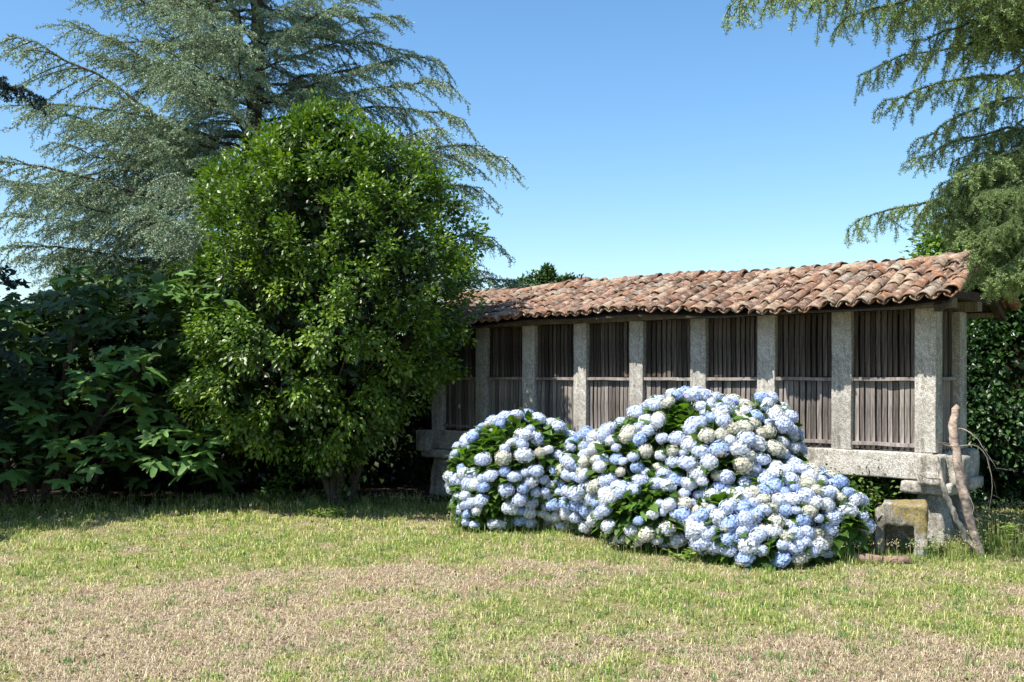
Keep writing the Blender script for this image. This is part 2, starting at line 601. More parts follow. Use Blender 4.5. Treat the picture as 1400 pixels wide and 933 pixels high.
SLW = .047
up_m = []; lo_m = []
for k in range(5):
    q = slat_mesh(SLW, ZT - 1.72, k); q.materials.append(M_SLAT_SHADE); up_m.append(q)
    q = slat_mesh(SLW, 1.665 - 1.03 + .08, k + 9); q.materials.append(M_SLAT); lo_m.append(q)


def panel(parent, x0, x1, y, n, axis='x', seed=0, gaps=()):
    """rails and upright slats between two pillars"""
    L = x1 - x0
    if axis == 'x':
        p = empty("slat_panel", ((x0 + x1) / 2, y, 0), 0, parent)
    else:
        p = empty("slat_panel", (y, (x0 + x1) / 2, 0), R(90), parent)
    rr = random.Random(seed)
    beam("rail", (L + .004, .05, .035), M_RAIL, p, (0, -.035, 1.69), seed=seed)
    beam("rail", (L + .004, .055, .035), M_RAIL, p, (0, -.035, 1.02), seed=seed + 4)
    pitch = L / n
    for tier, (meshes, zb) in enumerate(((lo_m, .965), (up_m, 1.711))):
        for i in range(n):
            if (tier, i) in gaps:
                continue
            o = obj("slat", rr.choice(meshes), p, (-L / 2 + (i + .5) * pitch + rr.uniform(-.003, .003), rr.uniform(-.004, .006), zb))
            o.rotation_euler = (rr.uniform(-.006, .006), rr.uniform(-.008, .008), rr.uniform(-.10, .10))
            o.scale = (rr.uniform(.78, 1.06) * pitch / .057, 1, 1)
            
    return p


for i in range(8):
    x1 = pil_x[i] - PW / 2 - .004
    x0 = pil_x[i + 1] + PW / 2 + .004
    panel(GR, x0, x1, .075, (11, 10, 11, 9, 11, 10, 12, 10)[i], seed=i)
panel(GR, PW + .004, WID - PW - .004, -.09, 9, axis='y', seed=31)
panel(GR, PW + .004, WID - PW - .004, -LEN + .09, 9, axis='y', seed=33)
# back wall slats, seen only as thin gaps of light: one joined part
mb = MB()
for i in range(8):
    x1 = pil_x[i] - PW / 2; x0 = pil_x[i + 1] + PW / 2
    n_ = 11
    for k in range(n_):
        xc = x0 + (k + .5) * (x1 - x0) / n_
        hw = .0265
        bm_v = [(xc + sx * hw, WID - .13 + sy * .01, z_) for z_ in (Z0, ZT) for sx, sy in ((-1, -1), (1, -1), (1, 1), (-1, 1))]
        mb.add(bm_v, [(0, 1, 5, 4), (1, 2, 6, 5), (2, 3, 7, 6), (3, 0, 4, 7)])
tag(mb.build("back_slats", M_SLAT_SHADE, GR), kind='stuff')

# roof timbers
beam("eave_beam", (LEN + .30, .16, .10), M_BEAM, GR, (-LEN / 2, .085, ZT + .05), cuts=24, rough=.006, seed=2)
beam("eave_beam", (LEN + .30, .16, .10), M_BEAM, GR, (-LEN / 2, WID - .085, ZT + .05), cuts=24, rough=.006, seed=5)
EY, EZ = -.385, 2.42        # lower edge of the front slope
RY, RZ_ = .72, 2.885         # ridge
BY, BZ = 1.78, 2.42         # lower edge of the back slope
for px in (.14, -LEN - .1):
    sf = math.atan2(RZ_ - EZ, RY - EY)
    o = beam("rafter", (math.hypot(RZ_ - EZ, RY - EY), .08, .07), M_BEAM, GR, (px, (RY + EY) / 2, (RZ_ + EZ) / 2 - .055), (0, -sf, R(90)), seed=px); o.data.materials[0] = M_DARKWOOD
    sb = math.atan2(BZ - RZ_, BY - RY)
    o = beam("rafter", (math.hypot(RZ_ - BZ, RY - BY), .08, .07), M_BEAM, GR, (px, (RY + BY) / 2, (RZ_ + BZ) / 2 - .055), (0, -sb, R(90)), seed=px + 3); o.data.materials[0] = M_DARKWOOD
beam("ridge_beam", (LEN + .5, .10, .12), M_BEAM, GR, (-LEN / 2, RY, RZ_ - .12), cuts=10, seed=8)
beam("gable_tie", (WID + .85, .10, .09), M_DARKWOOD, GR, (.10, WID / 2 + .30, ZT + .145), (0, 0, R(90)), seed=12)
beam("eave_pole", (LEN + .3, .06, .05), M_BEAM, GR, (-LEN / 2, BY - .10, BZ - .02), cuts=10, seed=13)

# roof boarding under the tiles; carries them
XR, XL = .24, -LEN - .22


def sag(x):
    return .022 * math.sin(x * 1.35 + .6) + .014 * math.sin(x * 3.4) - .012 * math.cos(x * .5)


bm = bmesh.new()
for (ya, za, yb, zb) in ((EY + .05, EZ + .00, RY, RZ_ - .02), (RY + .003, RZ_ - .02, BY - .02, BZ)):
    for k in range(30):
        x0 = XR - .04 + (XL - XR + .08) * k / 30; x1 = XR - .04 + (XL - XR + .08) * (k + 1) / 30
        q = []
        for (xx, yy, zz) in ((x0, ya, za), (x1, ya, za), (x1, yb, zb), (x0, yb, zb)):
            q.append(Vector((xx, yy, zz + sag(xx))))
        vs_ = [bm.verts.new(p) for p in q] + [bm.verts.new(p - Vector((0, 0, .02))) for p in q]
        for f in ((0, 3, 2, 1), (4, 5, 6, 7), (0, 1, 5, 4), (2, 3, 7, 6)):
            bm.faces.new([vs_[j] for j in f])
bmesh.ops.recalc_face_normals(bm, faces=bm.faces[:])
me = bpy.data.meshes.new("roof"); bm.to_mesh(me); bm.free(); me.materials.append(M_DARKWOOD)
ROOF = obj("roof", me, GR)


def tile_mesh(L, r0, r1, seed, thick=.013, seg=8, arc=172):
    """curved clay tile, narrow end at +y, lying on its open side"""
    rr = random.Random(seed)
    bm = bmesh.new()
    rows = 4
    out = []; inn = []
    chip = [rr.uniform(-.010, .010) for _ in range(seg + 1)]
    for j in range(rows + 1):
        f = j / rows
        r_ = r0 + (r1 - r0) * f
        ro = []; ri = []
        for k in range(seg + 1):
            a_ = R(90 - arc / 2 + arc * k / seg)
            yy = f * L + (chip[k] if j == 0 else 0)
            wob = 1 + .03 * math.sin(3 * a_ + seed + f * 3)
            ro.append(bm.verts.new((r_ * wob * math.cos(a_), yy, r_ * .86 * wob * math.sin(a_))))
            ri.append(bm.verts.new(((r_ - thick) * wob * math.cos(a_), yy, (r_ * .86 - thick) * wob * math.sin(a_))))
        out.append(ro); inn.append(ri)
    for j in range(rows):
        for k in range(seg):
            bm.faces.new((out[j][k], out[j + 1][k], out[j + 1][k + 1], out[j][k + 1]))
            bm.faces.new((inn[j][k], inn[j][k + 1], inn[j + 1][k + 1], inn[j + 1][k]))
        for k in (0, seg):
            bm.faces.new((out[j][k], inn[j][k], inn[j + 1][k], out[j + 1][k]))
    for j in (0, rows):
        for k in range(seg):
            bm.faces.new((out[j][k], out[j][k + 1], inn[j][k + 1], inn[j][k]))
    bmesh.ops.recalc_face_normals(bm, faces=bm.faces[:])
    me = bpy.data.meshes.new("tile")
    bm.to_mesh(me); bm.free()
    me.polygons.foreach_set("use_smooth", np.ones(len(me.polygons), dtype=bool))
    me.materials.append(M_TILE)
    return me


PITCH = .158
slope_f = math.atan2(RZ_ - EZ, RY - EY)
slen = math.hypot(RZ_ - EZ, RY - EY)
cov = [tile_mesh(.40, .078, .062, s) for s in range(6)]
chn = [tile_mesh(.36, .062, .078, s + 20) for s in range(3)]
rdg = [tile_mesh(.40, .105, .085, s + 40, seg=10) for s in range(4)]
ncol = int((XR - XL) / PITCH)
NC = 5
step = (slen + .02) / NC
rt = random.Random(5)


def slope_pt(x, s, lift):
    """point on the front slope, s metres up from the eave"""
    droop = 0
    if -1.75 < x < -1.05:                      # the sagging stretch where tiles hang over the eave
        droop = .055 * (1 - s / slen)
    return Vector((x, EY + s * math.cos(slope_f) - droop, EZ + s * math.sin(slope_f) + lift + sag(x) - droop * .9))


for cidx in range(ncol):
    x = XR - .05 - cidx * PITCH
    colj = rt.uniform(-.012, .012)
    for r_ in range(NC):
        jit = .2 if (-1.9 < x < -.9 and r_ < 2) else 1
        s0 = r_ * step - .05 + rt.uniform(-.018, .018)
        if r_ == 0:
            s0 += rt.choice([0, 0, .02, .045, -.035, -.02])
        # channel tile, open side up (hidden mostly)
        p = slope_pt(x + PITCH / 2, s0 - .015, .082 + .018)
        o = obj("channel_tile", rt.choice(chn), ROOF, p)
        o.rotation_euler = (Matrix.Rotation(slope_f + .045, 3, 'X') @ Matrix.Rotation(math.pi + rt.uniform(-.05, .05), 3, 'Y')).to_euler()
        p = slope_pt(x + colj + rt.uniform(-.006, .006), s0, .058 + rt.uniform(-.004, .010))
        o = obj("cover_tile", rt.choice(cov), ROOF, p)
        yaw = rt.gauss(0, .06) if rt.random() > .08 else rt.uniform(-.35, .35)
        pit = rt.gauss(.066, .032)
        o.rotation_euler = (Matrix.Rotation(slope_f - pit + .03, 3, 'X') @ Matrix.Rotation(rt.gauss(0, .08), 3, 'Y') @ Matrix.Rotation(yaw, 3, 'Z')).to_euler()
        o.scale = (rt.uniform(.93, 1.08), rt.uniform(.94, 1.04), rt.uniform(.9, 1.1))
# ridge tiles run along the length
nr = int((XR - XL) / .30)
for k in range(nr + 1):
    x = XR + .02 - k * .30
    o = obj("ridge_tile", rt.choice(rdg), ROOF, (x, RY + rt.uniform(-.012, .012), RZ_ + .045 + sag(x) + rt.uniform(-.006, .012)))
    o.rotation_euler = (Matrix.Rotation(R(90) + rt.gauss(0, .03), 3, 'Z') @ Matrix.Rotation(rt.gauss(-.055, .025), 3, 'X')).to_euler()
# verge tiles at the right gable
for k in range(5):
    p = slope_pt(XR + .045, k * .25 - .05, .095 + rt.uniform(0, .015))
    o = obj("verge_tile", rt.choice(cov), ROOF, p)
    o.rotation_euler = (Matrix.Rotation(slope_f - .04, 3, 'X') @ Matrix.Rotation(.35 + rt.gauss(0, .06), 3, 'Y')).to_euler()
# tiles of the back slope, never seen from the lawn: one joined part
mb = MB()
sb = math.hypot(BY - RY, RZ_ - BZ)
for cidx in range(ncol):
    x = XR - .05 - cidx * PITCH
    for (xo, conc) in ((0, 1), (PITCH / 2, -1)):
        th = np.linspace(0, math.pi, 7)
        V = []
        nrow = 6
        for j in range(nrow + 1):
            f = j / nrow
            for a_ in th:
                V.append((x + xo + .072 * math.cos(a_), RY + (BY + .02 - RY) * f, RZ_ + (BZ - RZ_) * f + (.055 if conc > 0 else .09) + conc * .065 * math.sin(a_)))
        Fq = [(j * 7 + k, j * 7 + k + 1, (j + 1) * 7 + k + 1, (j + 1) * 7 + k) for j in range(nrow) for k in range(6)]
        mb.add(V, Fq)
tag(mb.build("back_tiles", M_TILE, ROOF, smooth=True), kind='stuff')


# ------------------------------------------------------------------ hydrangeas
PAL = {'lilac': ((.75, .77, .86), (.54, .62, .84)), 'blue': ((.54, .64, .86), (.36, .49, .80)), 'pale': ((.84, .84, .85), (.70, .75, .85)),
       'cream': ((.78, .74, .62), (.60, .60, .52)), 'mid': ((.74, .78, .88), (.55, .64, .84))}
PET_V = [(0, 0, 0), (.55, .42, .08), (1, 0, .02), (.55, -.42, .08)]
PET_F = [(0, 1, 2), (0, 2, 3)]


def head_mesh(kind, seed):
    global rng
    keep = rng; rng = np.random.default_rng(seed)
    a_, b_ = PAL[kind]
    mb = MB()
    n = 140
    k = np.arange(n) + .5
    ph = np.arccos(1 - 2 * k / n * .93); th = math.pi * (1 + 5 ** .5) * k
    d = np.stack([np.cos(th) * np.sin(ph), np.sin(th) * np.sin(ph), np.cos(ph)], 1) + rng.normal(0, .07, (n, 3))
    d = unit(d)
    lump = 1 + .10 * np.sin(d[:, 0] * 5 + seed) * np.sin(d[:, 1] * 4 + seed * 2) + rng.normal(0, .03, n)
    pos = d * lump[:, None] * np.array([1, 1, .86])
    fc = colmix(n, a_, b_, .9, .10)
    if seed % 3 == 2:
        old = (d @ unit(rng.normal(size=3)) > .62)[:, None] & (rng.random((n, 1)) < .7)
        fc = np.where(old, np.array((.66, .60, .46)) * rng.uniform(.7, 1.1, (n, 1)), fc)
    ax = unit(np.cross(d, rand_dirs(n)))
    ay = np.cross(d, ax)
    tilt = unit(d + rng.normal(0, .25, (n, 3)))
    off = rng.random(n) * math.pi
    for q in range(4):
        a = off + q * math.pi / 2
        dd = ax * np.cos(a)[:, None] + ay * np.sin(a)[:, None] + d * .12
        scatter(mb, PET_V, PET_F, pos, dd, tilt, rng.uniform(.155, .21, n), fc * (1 - .07 * rng.random((n, 1))))
    # inner ball seen between florets, in a darker petal tone
    bm = bmesh.new()
    bmesh.ops.create_icosphere(bm, subdivisions=2, radius=.88)
    vv = np.array([v.co[:] for v in bm.verts]) * np.array([1, 1, .84])
    ff = np.array([[v.index for v in f.verts] for f in bm.faces])
    bm.free()
    mb.add(vv, ff, np.array(b_) * .75 + np.array((.02, .04, .02)))
    rng = keep
    return mb.mesh("flower_head", M_PETAL, tint=True)


HEADS = {k: [head_mesh(k, i * 5 + j) for j in range(3)] for i, k in enumerate(PAL)}


def hyd_leaf_mesh(seed):
    r_ = np.random.default_rng(seed)
    g = np.array((.05, .12, .02)) * r_.uniform(.6, 1.3) + np.array((.05, .06, 0)) * r_.random()
    mb = MB()
    n = 7
    V = [(0, 0, 0)]
    for j in range(n):
        f = (j + .5) / n
        wv = .33 * math.sin(math.pi * f ** .75) ** .8 + .012 * (j % 2)
        bend = -.22 * f * f
        V += [(f, wv, bend + .05), (f, 0, bend - .0), (f, -wv, bend + .05)]
    V.append((1.06, 0, -.27))
    Fq = []
    T = [(0, 2, 1), (0, 3, 2)]
    for j in range(n - 1):
        a_ = 1 + j * 3; c_ = a_ + 3
        Fq += [(a_, a_ + 1, c_ + 1, c_), (a_ + 1, a_ + 2, c_ + 2, c_ + 1)]
    e = len(V) - 1
    T += [(e - 3, e - 2, e), (e - 2, e - 1, e)]
    mb.add(V, Fq, g)
    mb.f.append(np.array(T))
    return mb.mesh("leaf", M_HYD, tint=True, smooth=True)


HLEAF = [hyd_leaf_mesh(s) for s in range(6)]


def in_ell(p, E, k=1.0):
    q = (p - np.array(E[0])) / (np.array(E[1]) * k)
    return (q * q).sum(-1) < 1


def hydrangea(label, ells, nheads, weights, seed, extra=()):
    global rng
    rng = np.random.default_rng(seed)
    rd = random.Random(seed)
    cx = np.mean([e[0][0] for e in ells]); cy = np.mean([e[0][1] for e in ells])
    root = empty("hydrangea_bush", (cx, cy, 0))
    tag(root, label, "hydrangea", "hydrangea bushes in front of the granary")
    O = np.array((cx, cy, 0))
    wts = np.array([e[1][0] * e[1][2] for e in ells]); wts /= wts.sum()
    placed = []
    tries = 0
    while len(placed) < nheads and tries < 60000:
        tries += 1
        E = ells[rng.choice(len(ells), p=wts)]
        d = unit(rng.normal(size=3))
        if d[1] > .35 or d[2] < -.75:
            continue
        p = np.array(E[0]) + d * np.array(E[1]) * rng.uniform(.93, 1.04)
        if p[2] < .10 or any(in_ell(p, e, .93) for e in ells if e is not E):
            continue
        nz = mnoise.noise(Vector(p * 2.6) + Vector((seed, 0, 0)))
        if nz < -.29:
            continue
        if any(((p - q[0]) ** 2).sum() < (.70 * (q[1] + .062)) ** 2 for q in placed):
            continue
        placed.append((p, rd.choice([rd.uniform(.05, .07), rd.uniform(.065, .09), rd.uniform(.075, .10), rd.uniform(.08, .11)])))
    for p_, r_ in extra:
        placed.append((np.array(p_), r_))
    names = list(weights)
    stem_mb = MB()
    for p, r_ in placed:
        k_ = rd.choices(names, [weights[n] for n in names])[0]
        o = obj("flower_head", rd.choice(HEADS[k_]), root, p - O)
        out = Vector((p[0] - cx, p[1] - cy, 1.0 + p[2] * .6)).normalized()
        o.rotation_euler = (out + Vector((rd.gauss(0, .2), rd.gauss(0, .2), 0))).to_track_quat('Z', 'Y').to_euler()
        r_ *= .93
        o.scale = (r_ * rd.uniform(.9, 1.18), r_ * rd.uniform(.88, 1.1), r_ * rd.uniform(.78, 1.05))
        base = np.array((p[0] * .35 + cx * .65, p[1] * .35 + cy * .65 + .1, 0)) - O
        q = p - O
        midp = base * .45 + q * .55; midp[2] = q[2] * .5
        tube(stem_mb, [base, midp, q], [.008, .006, .004], 4)
        # two leaves just under every head
    stem_mb.build("stems", M_TWIG, root)
    # single leaves at the surface, in the gaps between the heads
    cnt = 0; tries = 0
    P_ = np.array([q[0] for q in placed])
    while cnt < min(280, int(nheads * 1.7)) and tries < 20000:
        tries += 1
        E = ells[rng.choice(len(ells), p=wts)]
        d = unit(rng.normal(size=3))
        if d[1] > .3 or d[2] < -.8:
            continue
        p = np.array(E[0]) + d * np.array(E[1]) * rng.uniform(.84, .96)
        if p[2] < .05 or any(in_ell(p, e, .85) for e in ells if e is not E):
            continue
        if (((P_ - p) ** 2).sum(1).min()) < .085 ** 2:
            continue
        o = obj("leaf", rd.choice(HLEAF), root, p - O)
        dv = Vector(d) + Vector((rd.gauss(0, .6), rd.gauss(0, .6), rd.uniform(-.7, .3)))
        nr_ = (Vector(d) * .7 + Vector((0, 0, 1)) + Vector((rd.gauss(0, .3), rd.gauss(0, .3), 0))).normalized()
        x_ = dv.normalized(); y_ = nr_.cross(x_).normalized(); z_ = x_.cross(y_)
        o.rotation_euler = Matrix((x_, y_, z_)).transposed().to_euler()
        s_ = rd.uniform(.09, .17)
        o.scale = (s_, s_, s_)
        cnt += 1
    # the dense inner foliage
    mb = MB()
    for E in ells:
        n = int(2300 * E[1][0] * E[1][2] / .35)
        d = rand_dirs(n)
        rad = rng.uniform(.55, .93, (n, 1))
        p = np.array(E[0]) + d * np.array(E[1]) * rad
        ok = (p[:, 2] > .02)
        p = p[ok]; d = d[ok]; n = len(p)
        dd = d + rng.normal(0, .6, (n, 3)) + np.array((0, 0, -.3))
        nn = d * .6 + np.array((0, 0, 1)) + rng.normal(0, .35, (n, 3))
        scatter(mb, BROAD_V, BROAD_F, p - O, dd, nn, rng.uniform(.09, .16, n), colmix(n, (.045, .10, .018), (.11, .20, .035), 1.5))
    tag(mb.build("foliage", M_HYD, root, tint=True), kind='stuff')
    return root


def EL(x, y, Z, rx, ry, rz):
    p = P(x, y, Z)
    return ((p.x, p.y, p.z), (rx, ry, rz))


hydrangea("hydrangea bush with blue and white heads, the one nearest the camellia tree",
          [EL(716, 647, 11.25, .68, .6, .66), EL(652, 660, 11.5, .30, .42, .56), EL(785, 668, 11.1, .45, .5, .50), EL(664, 690, 11.1, .30, .35, .36), EL(818, 662, 10.7, .42, .4, .56)],
          200, {'blue': 3, 'mid': 3, 'lilac': 4, 'pale': 2.5, 'cream': .8}, 3)
hydrangea("large middle hydrangea bush, the tallest, with white and pale blue heads",
          [EL(945, 640, 10.35, .88, .72, .78), EL(862, 655, 10.3, .50, .6, .60), EL(1040, 612, 10.2, .36, .5, .52), EL(900, 700, 9.9, .62, .5, .42), EL(985, 640, 9.9, .60, .5, .56)],
          290, {'blue': 1.5, 'mid': 2.5, 'lilac': 5, 'pale': 4, 'cream': 2.2}, 5)
hydrangea("low right hydrangea bush spreading towards the mossy stone trough",
          [EL(1085, 705, 9.45, .50, .45, .46), EL(1135, 712, 9.4, .30, .35, .40), EL(1010, 722, 9.3, .45, .4, .34), EL(1050, 745, 9.1, .45, .3, .22)],
          130, {'blue': 2.5, 'mid': 3, 'lilac': 4, 'pale': 2.5, 'cream': 2}, 8)


# ------------------------------------------------------------------ camellia tree
rng = np.random.default_rng(21)
CZ = 12.6
prof_y = np.array([146, 160, 178, 200, 230, 262, 300, 350, 400, 450, 500, 550, 590, 622])
prof_l = np.array([425, 402, 372, 340, 304, 272, 268, 272, 262, 250, 246, 258, 300, 350])
prof_r = np.array([440, 468, 500, 540, 590, 626, 642, 646, 640, 630, 612, 580, 540, 470])
ph_ = CAM_H - (prof_y - 517) / FPX * CZ
pc_ = ((prof_l + prof_r) / 2 - 700) / FPX * CZ
pr_ = (prof_r - prof_l) / 2 / FPX * CZ


def crown_c(z):
    return np.interp(z, ph_[::-1], pc_[::-1]), np.interp(z, ph_[::-1], pr_[::-1])


base = P(466, 690, CZ + .1)
CT = empty("camellia_tree", (base.x, base.y, 0))
tag(CT, "dense egg-shaped evergreen tree with small glossy leaves standing left of the granary", "tree")
O = np.array((base.x, base.y, 0))
mb = MB()
rd = random.Random(4)
for (tx, ty, tz, r_) in ((-.95, -.1, 1.9, .05), (-.45, .2, 2.4, .06), (.05, -.1, 2.6, .07), (.35, .1, 2.2, .055), (.75, -.2, 2.0, .045), (-.2, -.4, 3.6, .06)):
    bx = rd.uniform(-.12, .12)
    mb = MB()
    tube(mb, [(bx, rd.uniform(-.08, .08), -.05), (bx + tx * .25 + .04, ty * .3, tz * .35), (tx * .7, ty * .7, tz * .72), (tx, ty, tz)], [r_ * 1.0, r_ * .8, r_ * .65, r_ * .35], 8)
    mb.build("trunk", M_BARK, CT, smooth=True)


def leafy(mb, centers, rad, per, dcen, lsize, ca, cb, O, droop=-.25, spread=1.2, tv=LEAF4_V, tf=LEAF4_F, wid=None):
    """leaf sprays round the given centres; leaves point away from the crown's middle"""
    n = len(centers) * per
    c = np.repeat(centers, per, 0)
    d = rand_dirs(n)
    rr = rng.random((n, 1)) ** .6
    rad_ = np.repeat(np.asarray(rad), per)[:, None] if np.ndim(rad) else rad
    out = unit(np.repeat(dcen, per, 0))
    p = c + (d + out * .25) * rr * rad_
    dd = d * .9 + out * .8 + rng.normal(0, .45, (n, 3)) + np.array((0, 0, droop))
    nn = out * .55 + np.array((0, 0, .9)) + rng.normal(0, .45, (n, 3))
    hue = np.repeat(rng.random((len(centers), 1)), per, 0)
    t_ = np.clip(hue * .5 + rng.random((n, 1)) ** 1.4 * .6, 0, 1)
    col = (np.array(ca) * (1 - t_) + np.array(cb) * t_) * (1 - .25 * rng.random((n, 1)))
    scatter(mb, tv, tf, p - O, dd, nn, rng.uniform(lsize * .7, lsize * 1.25, n), col)


mb = MB()
tw = MB()
nc = 640
zz = rng.uniform(ph_.min() + .05, ph_.max(), nc * 2)
cc, rr = crown_c(zz)
keep = rng.random(len(zz)) < (rr / rr.max() + .12)
zz, cc, rr = zz[keep][:nc], cc[keep][:nc], rr[keep][:nc]
th = rng.uniform(0, 2 * math.pi, len(zz))
lump = np.array([1 + .24 * mnoise.noise(Vector((math.cos(a_) * 2.1, math.sin(a_) * 2.1, z_ * 1.5 + 3))) + .11 * mnoise.noise(Vector((math.cos(a_) * 5, math.sin(a_) * 5, z_ * 3.4))) for a_, z_ in zip(th, zz)]) + rng.normal(0, .03, len(zz))
f_ = np.where(rng.random(len(zz)) < .8, rng.uniform(.84, .99, len(zz)), rng.uniform(.5, .85, len(zz)))
cen = np.stack([cc + rr * f_ * lump * np.cos(th), CZ + .1 + rr * .88 * f_ * lump * np.sin(th), zz], 1)
mid = np.array((pc_.mean(), CZ + .1, 2.4))
dc = cen - mid
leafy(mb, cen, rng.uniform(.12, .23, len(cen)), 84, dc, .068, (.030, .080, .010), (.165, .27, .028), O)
# leading shoots that break the outline
sh_c = cen[(f_ > .9)][::3]
sh_d = unit(sh_c - mid)
leafy(mb, sh_c + sh_d * .14, .10, 22, sh_d, .062, (.12, .20, .02), (.27, .36, .04), O)
# inner leaves close the middle, coloured dark to deepen the shade inside
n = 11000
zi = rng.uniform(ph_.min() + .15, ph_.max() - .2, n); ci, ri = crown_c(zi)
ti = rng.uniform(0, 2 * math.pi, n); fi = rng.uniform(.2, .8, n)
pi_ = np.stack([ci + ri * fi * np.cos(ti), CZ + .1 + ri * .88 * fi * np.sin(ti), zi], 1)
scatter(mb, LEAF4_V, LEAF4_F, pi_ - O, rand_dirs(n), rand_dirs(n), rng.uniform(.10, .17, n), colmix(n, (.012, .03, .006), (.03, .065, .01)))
# leafy shoots round the foot
n = 60
fc = np.stack([base.x + rng.uniform(-.85, .22, n), base.y + rng.uniform(-.45, .2, n), rng.uniform(.12, 1.1, n)], 1)
leafy(mb, fc, .15, 22, fc - np.array((base.x, base.y, -.5)), .075, (.025, .06, .012), (.08, .14, .02), O)
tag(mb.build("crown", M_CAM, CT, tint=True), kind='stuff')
for p in cen[::4]:
    a_ = np.array((mid[0] * .6 + p[0] * .4, mid[1] * .6 + p[1] * .4, max(1.2, p[2] - .7))) - O
    tube(tw, [a_, (a_ + p - O) / 2 + np.array((0, 0, .05)), p - O], [.015, .01, .005], 4, cap=False)
tw.build("limbs", M_BARK, CT)


# ------------------------------------------------------------------ cedars
NEED_V = [(0, 0, 0), (.5, .06, 0), (1, 0, 0), (.5, -.06, 0)]
NEED_F = [(0, 1, 2, 3)]


def tufts(mb, pos, axis, size, ca, cb, per=6, ndwid=1.0):
    """short needles in rosettes along a twig"""
    n = len(pos) * per
    p = np.repeat(pos, per, 0) + rng.normal(0, size * .15, (n, 3))
    ax = np.repeat(unit(axis), per, 0)
    d = unit(rng.normal(size=(n, 3)) + ax * .55 + np.array((0, 0, .25)))
    nn = rand_dirs(n)
    base_c = np.repeat(rng.random((len(pos), 1)), per, 0)
    t_ = np.clip(base_c * .7 + rng.random((n, 1)) * .3, 0, 1)
    col = np.array(ca) * (1 - t_) + np.array(cb) * t_
    scatter(mb, NEED_V, NEED_F, p, d, nn, rng.uniform(size * .7, size * 1.3, n), col, wid=np.full(n, ndwid))


def curve_pts(p0, p1, bow, n):
    t_ = np.linspace(0, 1, n)[:, None]
    p0 = np.array(p0, float); p1 = np.array(p1, float)
    return p0 * (1 - t_) + p1 * t_ + np.array((0, 0, 1)) * (bow * 4 * t_ * (1 - t_))


def cedar_branch(root, O, pts, r0, sec_len, sec_step, tuft, ca, cb, hang=.6, ter_step=.09, ter_len=.22, tstep=.035, per=6, nw=1.0, tipbare=.0, wood_m=None):
    """one limb (object 'branch') with its side twigs; the needles are its child 'needles'"""
    wood_mb = MB(); nd = MB()
    pts = np.asarray(pts, float)
    seg = np.linalg.norm(np.diff(pts, axis=0), axis=1)
    L = seg.sum(); cum = np.concatenate([[0], np.cumsum(seg)])
    org = pts[0].copy()
    def at(s):
        return np.array([np.interp(s, cum, pts[:, k]) for k in range(3)])
    tube(wood_mb, pts - org, np.linspace(r0, r0 * .15, len(pts)), 5)
    tp = []; ta = []
    s = .15 * L; side = 1
    while s < L:
        f = s / L
        p = at(s); q = at(min(L, s + .05)); fw = unit(q - p + 1e-6)
        lat = unit(np.cross(fw, (0, 0, 1)))
        side = -side
        sl_ = sec_len * (1 - f * .72) * rng.uniform(.55, 1.2) * min(1, .35 + f * 2.5)
        dirn = unit(fw * rng.uniform(.5, 1.0) + lat * side * rng.uniform(.5, 1.1) + np.array((0, 0, rng.uniform(-.35, .25))))
        e = p + dirn * sl_ + np.array((0, 0, -hang * sl_ * rng.uniform(.2, .9)))
        cp = curve_pts(p, e, .10 * sl_, 5)
        tube(wood_mb, cp - org, np.linspace(r0 * .28, .003, 5), 3, cap=False)
        # twigs of the side branch
        u = .08
        sd = 1
        while u < 1:
            a_ = cp[0] * 0
            k_ = u * 4; i0 = min(3, int(k_)); a_ = cp[i0] + (cp[i0 + 1] - cp[i0]) * (k_ - i0)
            dv = unit(cp[i0 + 1] - cp[i0])
            l2 = unit(np.cross(dv, (0, 0, 1)) + 1e-6)
            sd = -sd
            tl = ter_len * (1 - .5 * u) * rng.uniform(.5, 1.3)
            te = a_ + unit(dv * .9 + l2 * sd * rng.uniform(.3, 1) + np.array((0, 0, -hang * rng.uniform(.1, 1.1)))) * tl
            m_ = max(2, int(tl / tstep))
            tt = (np.arange(m_) + rng.random(m_) * .6 + .4)[:, None] / m_
            tp.append(a_ + (te - a_) * tt); ta.append(np.tile(te - a_, (m_, 1)))
            if tl > .12:
                tube(wood_mb, np.array([a_, te]) - org, [.004, .002], 3, cap=False)
            u += ter_step / max(sl_, .15)
        m_ = max(3, int(sl_ / tstep))
        tt = np.linspace(.1, 1, m_)
        tp.append(np.stack([np.interp(tt * 4, range(5), cp[:, k]) for k in range(3)], 1)); ta.append(np.tile(e - p, (m_, 1)))
        s += sec_step * rng.uniform(.7, 1.3)
    m_ = int(L * (1 - tipbare) / tstep)
    ss = np.linspace(.12 * L, L, max(3, m_))
    tp.append(np.stack([np.interp(ss, cum, pts[:, k]) for k in range(3)], 1)); ta.append(np.tile(pts[-1] - pts[0], (len(ss), 1)))
    tp = np.concatenate(tp); ta = np.concatenate(ta)
    br = wood_mb.build("branch", wood_m or M_BARK, root, loc=tuple(org - O))
    tufts(nd, tp - org, ta, tuft, ca, cb, per, nw)
    nd.build("needles", M_NEEDLE, br, tint=True)
    return len(tp)


